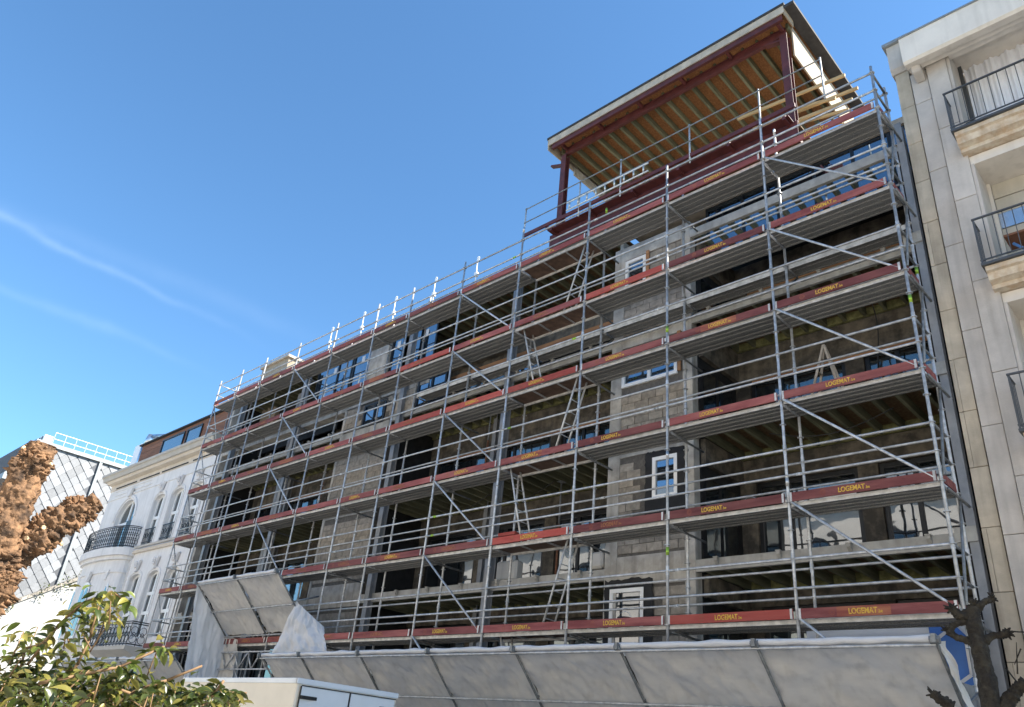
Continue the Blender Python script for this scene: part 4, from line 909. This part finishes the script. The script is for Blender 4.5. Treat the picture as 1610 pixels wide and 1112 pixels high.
# ------------------------------------------------------------------ house with slate-hung side wall beyond
sl = root('slate_hung_house', 'house with a pale slate-hung side wall beyond the white house', 'building', (-57, 3, GB))
SXX = -50.0
sl_w = MB().box(-64, SXX-0.03, -1.0, 16, GB, 17.1).build('wall', MT['tile_bed'], sl)
MB().box(-64, SXX-0.02, -1.15, -1.002, GB, 14.4).build('front_wall', MT['brick'], sl)
MB().prism_x([(-1.7, 14.4), (-1.7, 14.8), (-0.6, 16.0), (-0.6, 14.4)], -64, SXX-0.05).build('mansard_roof', MT['zinc'], sl)
MB().box(-64, SXX+0.15, -0.7, 16, 17.101, 17.35).build('parapet', MT['zinc'], sl)
MB().box(-64, SXX-0.5, -0.2, 0.3, 17.351, 17.95).build('ridge_wall', MT['pvc'], sl)
for k in range(9): MB().box(SXX-1.1-k*0.55, SXX-0.88-k*0.55, -0.22, -0.201, 17.5, 17.9).build('roof_vent', MT['black'], sl)
rr = MB()
for k in range(9): rr.tube((SXX-0.2, 0.3+k*0.68, 17.35), (SXX-0.2, 0.3+k*0.68, 18.2), 0.016, 5)
for z in (17.75, 18.18): rr.tube((SXX-0.2, 0.3, z), (SXX-0.2, 6.5, z), 0.016, 5)
rr.build('roof_railing', MT['galv'], sl)
MB().box(SXX-0.03, SXX+0.12, 3.42, 3.60, 7.5, 17.1).build('downpipe', MT['zinc'], sl)
tile_me = MB().prism_x([(0.0, -0.385), (0.338, 0.0), (0.0, 0.375), (-0.338, 0.0)], 0, 0.02).mesh('slate', MT['tile'])
row = 0; z = 6.6; nt = 0
while z < 17.0:
    y = -0.75+(0.345 if row % 2 else 0)
    while y < 6.6:
        if not (3.3 < y < 3.7) and z > 6.9+0.66*(y-0.5)-0.5 and nt < 298:
            inst('slate', tile_me, sl_w, (SXX-0.028+random.uniform(0.0, 0.008), y, z), (radians(random.uniform(-2, 2)), radians(-5), 0)); nt += 1
        y += 0.69
    z += 0.385; row += 1
# white rendered party wall with sloping brick coping
pw_ = root('party_wall', 'white rendered garden wall with sloping grey coping below the slates', 'wall', (-49.0, 0, GB))
def cz(y): return 6.75+(y-0.4)*0.66
MB().prism_x([(-5.5, GB), (5.5, GB), (5.5, cz(5.5)), (-5.5, cz(-5.5))], -49.5, -49.0).build('wall', MT['render'], pw_)
for k in range(36):
    y = -5.5+k*0.305; zc = cz(y)
    MB().hexa([(-49.65, y, zc), (-48.85, y, zc), (-48.85, y+0.29, zc+0.191), (-49.65, y+0.29, zc+0.191), (-49.6, y, zc+0.22), (-48.9, y, zc+0.22), (-48.9, y+0.29, zc+0.411), (-49.6, y+0.29, zc+0.411)]).build('coping_brick', MT['coping'], pw_)
# ivy along the coping
def leaf_mesh(L, W, fold=0.35, m=None):
    mb = MB(); vs_ = []
    for t, w in ((0, 0.05), (0.25, 0.8), (0.5, 1.0), (0.75, 0.72), (1.0, 0.02)):
        zz = -0.25*L*t*t
        vs_ += [(-W/2*w, L*t, zz+fold*W/2*w), (0, L*t, zz), (W/2*w, L*t, zz+fold*W/2*w)]
    mb.add(vs_, [(3*i+k, 3*i+k+1, 3*i+k+4, 3*i+k+3) for i in range(4) for k in range(2)])
    return mb.mesh('leaf', m, True)
def scatter_leaves(pts, me, name, m, parent=None):
    J = MB(); base = [v.co.copy() for v in me.vertices]; fs = [tuple(p.vertices) for p in me.polygons]
    for p, rot, s in pts: J.add([Vector(p)+(rot @ (v*s)) for v in base], fs)
    return J.build(name, m, parent, True)
def rrot(): return Matrix.Rotation(random.uniform(0, 2*pi), 3, 'Z') @ Matrix.Rotation(random.uniform(-0.9, 0.6), 3, 'X') @ Matrix.Rotation(random.uniform(-0.7, 0.7), 3, 'Y')
lf = leaf_mesh(0.078, 0.036, m=MT['leaf'])
pts = []
for k in range(700):
    y = random.uniform(-4, 5); zc = cz(y)+0.2
    if noise.noise(Vector((y*0.9, 0, 3))) < -0.05: continue
    pts.append(((-48.9+random.uniform(-.25, .25), y, zc+random.gauss(-0.15, 0.3)), rrot(), random.uniform(1.5, 2.6)))
iv = scatter_leaves(pts, lf, 'ivy', MT['leaf']); tag(iv, 'ivy trailing along the sloping coping of the garden wall', 'ivy'); iv['kind'] = 'stuff'
# ------------------------------------------------------------------ pollarded trunk at the left edge
def limb(mb, pts, rad, nseg=26, nring=34, amp=0.25, seed=0, freq=3.0):
    """tapering limb through points with lumpy bark relief"""
    P = [Vector(p) for p in pts]; n = len(P)-1; vs_ = []; up = Vector((0.3, 0.2, 1)).normalized()
    for j in range(nring+1):
        t = j/nring*n; i = min(int(t), n-1); u = t-i
        p0, p1, p2, p3 = P[max(i-1, 0)], P[i], P[i+1], P[min(i+2, n)]
        c = 0.5*((2*p1)+(p2-p0)*u+(2*p0-5*p1+4*p2-p3)*u*u+(3*p1-p0-3*p2+p3)*u**3)
        dr = (p2-p1).normalized(); a = dr.orthogonal().normalized() if j == 0 else (a-dr*a.dot(dr)).normalized(); b = dr.cross(a)
        r = rad[i]*(1-u)+rad[i+1]*u
        for k in range(nseg):
            th = 2*pi*k/nseg; d = a*cos(th)+b*sin(th); q = c+d*r
            w = 1+amp*noise.noise(q*freq+Vector((seed, 0, 0)))+amp*0.8*noise.noise(q*freq*2.7)+amp*0.55*noise.noise(q*freq*7)
            if amp >= 0.3:      # knobbly burl: rounded cells with deep creases between them
                vd = noise.voronoi(q*freq*1.9+Vector((seed, 3, 1)))[0]; vd2 = noise.voronoi(q*freq*4.6+Vector((1, seed, 2)))[0]
                w += 0.46*min(vd[1]-vd[0], 0.55)+0.22*min(vd2[1]-vd2[0], 0.5)-0.18
            vs_.append(c+d*r*w)
    fs = [(j*nseg+k, j*nseg+(k+1) % nseg, (j+1)*nseg+(k+1) % nseg, (j+1)*nseg+k) for j in range(nring) for k in range(nseg)]
    k0 = len(vs_); vs_.append(P[-1]+(P[-1]-P[-2]).normalized()*rad[-1]*0.3)
    fs += [(nring*nseg+k, nring*nseg+(k+1) % nseg, k0) for k in range(nseg)]
    return mb.add(vs_, fs)
TX, TY = -1.84, -11.25
tr = root('pollard_tree', 'thick cut-back tree trunk with rough orange-brown burls at the left edge', 'tree', (TX, TY, GB))
tk = MB()
limb(tk, [(TX-0.05, TY-0.05, GB), (TX-0.02, TY-0.03, 1.2), (TX-0.04, TY-0.02, 2.2), (TX, TY, 2.9), (TX, TY+0.02, 3.4), (TX-0.02, TY+0.06, 3.78)], [0.34, 0.25, 0.20, 0.17, 0.135, 0.11], 90, 240, 0.22, 1, 6.5)
tk.build('trunk', MT['bark'], tr, True)
tb_ = MB(); limb(tb_, [(TX, TY+0.02, 2.72), (TX+0.02, TY+0.22, 2.95), (TX+0.06, TY+0.42, 3.2), (TX+0.1, TY+0.62, 3.42)], [0.11, 0.14, 0.14, 0.085], 80, 110, 0.42, 4, 7)
tb_.build('branch', MT['bark'], tr, True)
for (pts_, rad_, sd) in (([(TX-0.02, TY+0.0, 3.40), (TX-0.02, TY+0.03, 3.60), (TX-0.02, TY+0.05, 3.80)], [0.12, 0.145, 0.10], 7), ([(TX+0.02, TY+0.02, 2.35), (TX+0.05, TY+0.06, 2.55), (TX+0.02, TY+0.05, 2.78)], [0.16, 0.20, 0.14], 9)):
    bu = MB(); limb(bu, pts_, rad_, 80, 80, 0.45, sd, 8); bu.build('burl', MT['bark'], tr, True)
# stubs of cut shoots and flaky bark all over the burls
ch_m = MB(); chc = MB()
def stub_cloud(c, rad, n, seed):
    rs = random.Random(seed)
    for k in range(n):
        d = Vector((rs.gauss(0, 1), rs.gauss(0, 1), rs.gauss(0, 1))).normalized()
        p = Vector(c)+Vector((d.x*rad[0], d.y*rad[1], d.z*rad[2])); d2 = (d+Vector((rs.gauss(0, .4), rs.gauss(0, .4), rs.gauss(0.25, .4)))).normalized()
        r = rs.uniform(0.007, 0.02); ch_m.tube(p-d*0.06, p+d2*rs.uniform(-0.01, 0.018), r*1.5, 6, r*rs.uniform(0.45, 0.9))
        if k % 60 == 0: chc.tube(p, p+d2*0.02, r*1.25, 7, r*1.15)
stub_cloud((TX-0.02, TY+0.03, 3.62), (0.145, 0.145, 0.20), 190, 1)
stub_cloud((TX+0.03, TY+0.30, 3.05), (0.12, 0.17, 0.18), 200, 2)
stub_cloud((TX+0.08, TY+0.50, 3.30), (0.10, 0.16, 0.14), 170, 5)
stub_cloud((TX+0.04, TY+0.05, 2.56), (0.19, 0.19, 0.22), 220, 3)
stub_cloud((TX+0.0, TY+0.0, 3.05), (0.18, 0.18, 0.35), 70, 4)
o = ch_m.build('shoot_stubs', MT['chip'], tr); o['kind'] = 'stuff'
o = chc.build('cut_shoots', MT['cutwood'], tr); o['kind'] = 'stuff'
# ------------------------------------------------------------------ evergreen shrub in front
sh = root('evergreen_shrub', 'glossy green leafy shrub at the lower left corner', 'shrub', (1.5, -11.5, GB))
def pix(u, v, d):
    r = cam_dir(u, v); r = r/ sqrt(r.x*r.x+r.y*r.y); return Vector(cam.location)+r*d
rs = random.Random(5)
stm = MB(); leafpts = []
def lrot(): return Matrix.Rotation(rs.uniform(0, 2*pi), 3, 'Z') @ Matrix.Rotation(rs.uniform(-0.9, 0.5), 3, 'X') @ Matrix.Rotation(rs.uniform(-0.8, 0.8), 3, 'Y')
# arching main shoots
for pl in ([(20, 1075, 4.5), (55, 1030, 4.4), (95, 980, 4.4), (130, 948, 4.3), (175, 930, 4.2), (206, 950, 4.2)], [(95, 1070, 4.6), (122, 1045, 4.5), (142, 1002, 4.5), (150, 970, 4.5)],
           [(60, 1075, 4.2), (120, 1063, 4.2), (190, 1048, 4.2), (258, 1017, 4.3)], [(170, 1118, 4.3), (215, 1085, 4.3), (262, 1070, 4.3), (318, 1047, 4.3)],
           [(205, 1125, 4.6), (260, 1100, 4.6), (330, 1088, 4.6), (388, 1090, 4.6)], [(0, 1110, 4.4), (30, 1060, 4.5), (40, 1020, 4.6), (75, 1010, 4.6)], [(300, 1130, 4.4), (330, 1100, 4.4), (352, 1070, 4.4)], [(120, 1112, 4.1), (150, 1085, 4.1), (175, 1080, 4.1), (205, 1090, 4.1)]):
    P = [pix(*p) for p in pl]
    for i in range(len(P)-1): stm.tube(P[i], P[i+1], 0.0085-0.001*i, 6, 0.0075-0.001*i)
    for i in range(len(P)-1):
        for j in range(10):
            if (pl[i][0] > 258 and pl[i+1][0] == 318): continue
            p = P[i].lerp(P[i+1], rs.random())+Vector((rs.gauss(0, .012), rs.gauss(0, .012), rs.gauss(0, .012)))
            leafpts.append((p, lrot(), rs.uniform(0.85, 1.3)))
# leaf masses: centre, spread across and up, depth, count
for (u, v, su, sv, d, n) in ((168, 955, 20, 13, 4.3, 50), (128, 968, 16, 10, 4.5, 14), (100, 1010, 22, 11, 4.5, 22), (60, 1052, 32, 16, 4.6, 90), (15, 1075, 24, 22, 4.4, 90), (150, 1072, 34, 14, 4.4, 90), (230, 1096, 34, 12, 4.4, 110),
                             (300, 1095, 28, 12, 4.5, 100), (356, 1100, 18, 9, 4.6, 50), (100, 1100, 60, 16, 4.3, 220), (255, 1020, 8, 7, 4.3, 12), (200, 1055, 16, 10, 4.3, 22), (40, 1000, 16, 10, 4.7, 14)):
    for k in range(int(n*1.5)):
        p = pix(u+rs.gauss(0, su), v+rs.gauss(0, sv), d+rs.gauss(0, 0.16)); leafpts.append((p, lrot(), rs.choice((0.55, 0.8, 1.0, 1.0, 1.25))*rs.uniform(0.85, 1.15)))
        if k % 16 == 0:
            q = p+Vector((rs.gauss(0, .05), rs.gauss(0, .05), -rs.uniform(.06, .16))); stm.tube(q, p, 0.004, 4, 0.0025)
for k in range(9):       # stems down to the ground
    p = pix(rs.uniform(10, 300), rs.uniform(1090, 1112), rs.uniform(4.3, 4.7)); stm.tube((1.6+rs.gauss(0, .15), -11.4+rs.gauss(0, .15), GB), p, 0.02, 6, 0.01)
stm.build('stems', MT['stem'], sh, True)
lf2 = leaf_mesh(0.062, 0.030, 0.5, MT['leaf']); lf_y = leaf_mesh(0.060, 0.027, 0.6, MT['leaf_y'])
leafpts.sort(key=lambda q: -q[0].z)
for p, rot, s in leafpts[:296]: inst('leaf', lf_y if rs.random() < 0.42 else lf2, sh, p, rot.to_euler(), (s, s, s))
restp = leafpts[296:]
o = scatter_leaves([q for i, q in enumerate(restp) if i % 4], lf2, 'leaves', MT['leaf'], sh); o['kind'] = 'stuff'
o = scatter_leaves([q for i, q in enumerate(restp) if i % 4 == 0], lf2, 'sunlit_leaves', MT['leaf_y'], sh); o['kind'] = 'stuff'
# ------------------------------------------------------------------ small bare pollard tree at the right
pt = root('bare_street_tree', 'small bare pollarded street tree in front of the stone house', 'tree', (4.0, -5.2, GB))
def P8(u, v, d=8.0): return pix(u, v, d)
m = MB(); limb(m, [P8(1575, 1400), P8(1558, 1112), P8(1545, 1040), P8(1532, 985), P8(1530, 955)], [0.10, 0.075, 0.07, 0.06, 0.05], 22, 60, 0.18, 2, 9)
m.build('trunk', MT['bark_d'], pt, True)
for j, (pts_, rad) in enumerate((([P8(1533, 1012), P8(1515, 1005), P8(1500, 1000), P8(1493, 990)], [0.035, 0.026, 0.024, 0.036]), ([P8(1493, 1000), P8(1497, 985), P8(1515, 978), P8(1530, 975)], [0.03, 0.026, 0.024, 0.03]),
    ([P8(1530, 965), P8(1510, 968), P8(1500, 960), P8(1496, 955)], [0.045, 0.04, 0.036, 0.03]), ([P8(1530, 960), P8(1545, 948), P8(1557, 944), P8(1563, 941)], [0.045, 0.03, 0.026, 0.03]),
    ([P8(1547, 1010), P8(1562, 1000), P8(1575, 998), P8(1584, 995)], [0.04, 0.028, 0.028, 0.05]), ([P8(1500, 1112), P8(1485, 1105), P8(1472, 1096), P8(1467, 1090)], [0.05, 0.042, 0.036, 0.038]),
    ([P8(1560, 1200), P8(1585, 1105), P8(1600, 1085), P8(1615, 1075)], [0.06, 0.055, 0.05, 0.06]))):
    m = MB(); limb(m, pts_, rad, 16, 30, 0.40, j, 14); m.build('branch', MT['bark_d'], pt, True)
m = MB()
for c, n in ((P8(1584, 996), 26), (P8(1496, 957), 20), (P8(1530, 952), 30), (P8(1562, 942), 14), (P8(1493, 992), 18), (P8(1468, 1092), 14)):
    for k in range(n):
        dd = Vector((rs.gauss(0, 1), rs.gauss(0, 1), rs.gauss(0.3, 1))).normalized(); m.tube(c, c+dd*rs.uniform(0.035, 0.075), 0.014, 5, 0.006)
for (u, v, du, dv) in ((1590, 993, 40, 2), (1600, 1060, -2, -50), (1605, 1020, -10, 25)): m.tube(P8(u, v), P8(u+du, v+dv), 0.007, 5, 0.003)
o = m.build('twig_knobs', MT['bark_d'], pt); o['kind'] = 'stuff'
# ------------------------------------------------------------------ parked box van
vz = 2.50
c0 = pix(469, 1067, 1); t = (vz-1.65)/(c0.z-1.65); c0 = Vector((5.9477+(c0.x-5.9477)*t, -12.9792+(c0.y+12.9792)*t, 0))
van = root('box_van', 'white box van parked in the street with its rear doors towards the right', 'van', (c0.x, c0.y, GZ))
ang = radians(-2)
van.rotation_euler = (0, 0, ang)
def vpart(mb, name, m, parent=van, bevel=0.0, smooth=False):
    me = mb.mesh(name, MT[m], smooth); o = bpy.data.objects.new(name, me); COL.objects.link(o); o.parent = parent; WL[o.name] = Vector((0, 0, 0))
    if bevel: b = o.modifiers.new('bevel', 'BEVEL'); b.width = bevel; b.segments = 2
    return o
H = vz-GZ; Wd, Ln = 1.95, 4.2       # local: +x is the rear, box from x=-Ln..0, y=0..Wd
bxo = vpart(MB().box(-Ln, 0, 0, Wd, 0.75, H), 'box_body', 'van', van, 0.035)
vpart(MB().box(-Ln, 0.01, -0.012, 0.03, H-0.07, H+0.012).box(-0.05, 0.015, -0.012, Wd+0.012, H-0.07, H+0.012), 'roof_trim', 'van_w', bxo, 0.01)
for k in range(2):
    y0 = 0.07+k*(Wd/2-0.06); d = vpart(MB().box(0.0, 0.045, y0, y0+Wd/2-0.085, 0.85, H-0.10), 'rear_door', 'van_w', van, 0.012)
    vpart(MB().box(0.046, 0.055, y0-0.012, y0+Wd/2-0.073, H-0.10, H-0.085).box(0.02, 0.05, y0-0.015, y0-0.002, 0.85, H-0.1), 'door_seal', 'rubber', d)
    for z in (H-0.28, 1.2): vpart(MB().prism_z([(0.046, y0), (0.046, y0+0.3), (0.075, y0+0.22), (0.085, y0)] if k == 0 else [(0.046, y0+Wd/2-0.385), (0.046, y0+Wd/2-0.085), (0.085, y0+Wd/2-0.085), (0.075, y0+Wd/2-0.305)], z, z+0.05), 'hinge', 'rubber', d)
    vpart(MB().box(0.047, 0.07, y0+0.45, y0+0.5, 0.9, H-0.35), 'lock_rod', 'galv', d)
vpart(MB().box(0.046, 0.06, Wd-0.30, Wd-0.16, H-0.42, H-0.34), 'marker_lamp', 'lamp', van)
vpart(MB().box(-Ln-1.9, -Ln-0.05, 0.1, Wd-0.1, 0.45, 1.25).prism_y([(-Ln-1.75, 1.25), (-Ln-0.05, 1.25), (-Ln-0.05, 2.25), (-Ln-0.9, 2.2)], 0.15, Wd-0.15), 'cab', 'van_w', van, 0.04)
vpart(MB().box(-Ln-1.9, 0.0, 0.25, Wd-0.25, 0.4, 0.74), 'chassis', 'rubber', van)
for x in (-0.9, -Ln-1.1):
    for y in (0.02, Wd-0.24):
        w = vpart(MB().tube((x, y, 0.34), (x, y+0.22, 0.34), 0.34, 22), 'wheel', 'rubber', van, 0.02); vpart(MB().tube((x, y-0.01, 0.34), (x, y+0.23, 0.34), 0.2, 16), 'rim', 'metal', w)
# ------------------------------------------------------------------ street front opposite (seen only as reflections in the glass)
op = root('opposite_house', 'cream stone house across the street, mirrored in the lower windows', 'building', (6, -23, GB))
MB().box(-60, 50, -30, -23, GB, 16.0).build('wall', MT['opp'], op)
MB().box(-60, 50, -30, -22.5, 16.0, 16.4).build('cornice', MT['cornice'], op)
MB().prism_x([(-30, 16.4), (-22.8, 16.4), (-25, 18.0), (-30, 18.0)], -60, 50).build('roof', MT['zinc'], op)
for k in range(26):
    for z in (1.2, 4.9, 8.6, 12.3):
        x = -58+k*4.2
        w = MB().prism_y([(p[0], p[1]) for p in arch_poly(x-0.75, x+0.75, z, z+1.7, 0.5)], -23.001, -22.95).build('window', MT['blackframe'], op)
        for (a_, b_) in ((x-0.6, x-0.05), (x+0.05, x+0.6)): MB().box(a_, b_, -22.949, -22.94, z+0.1, z+1.7).build('pane', MT['glass_d'], w)
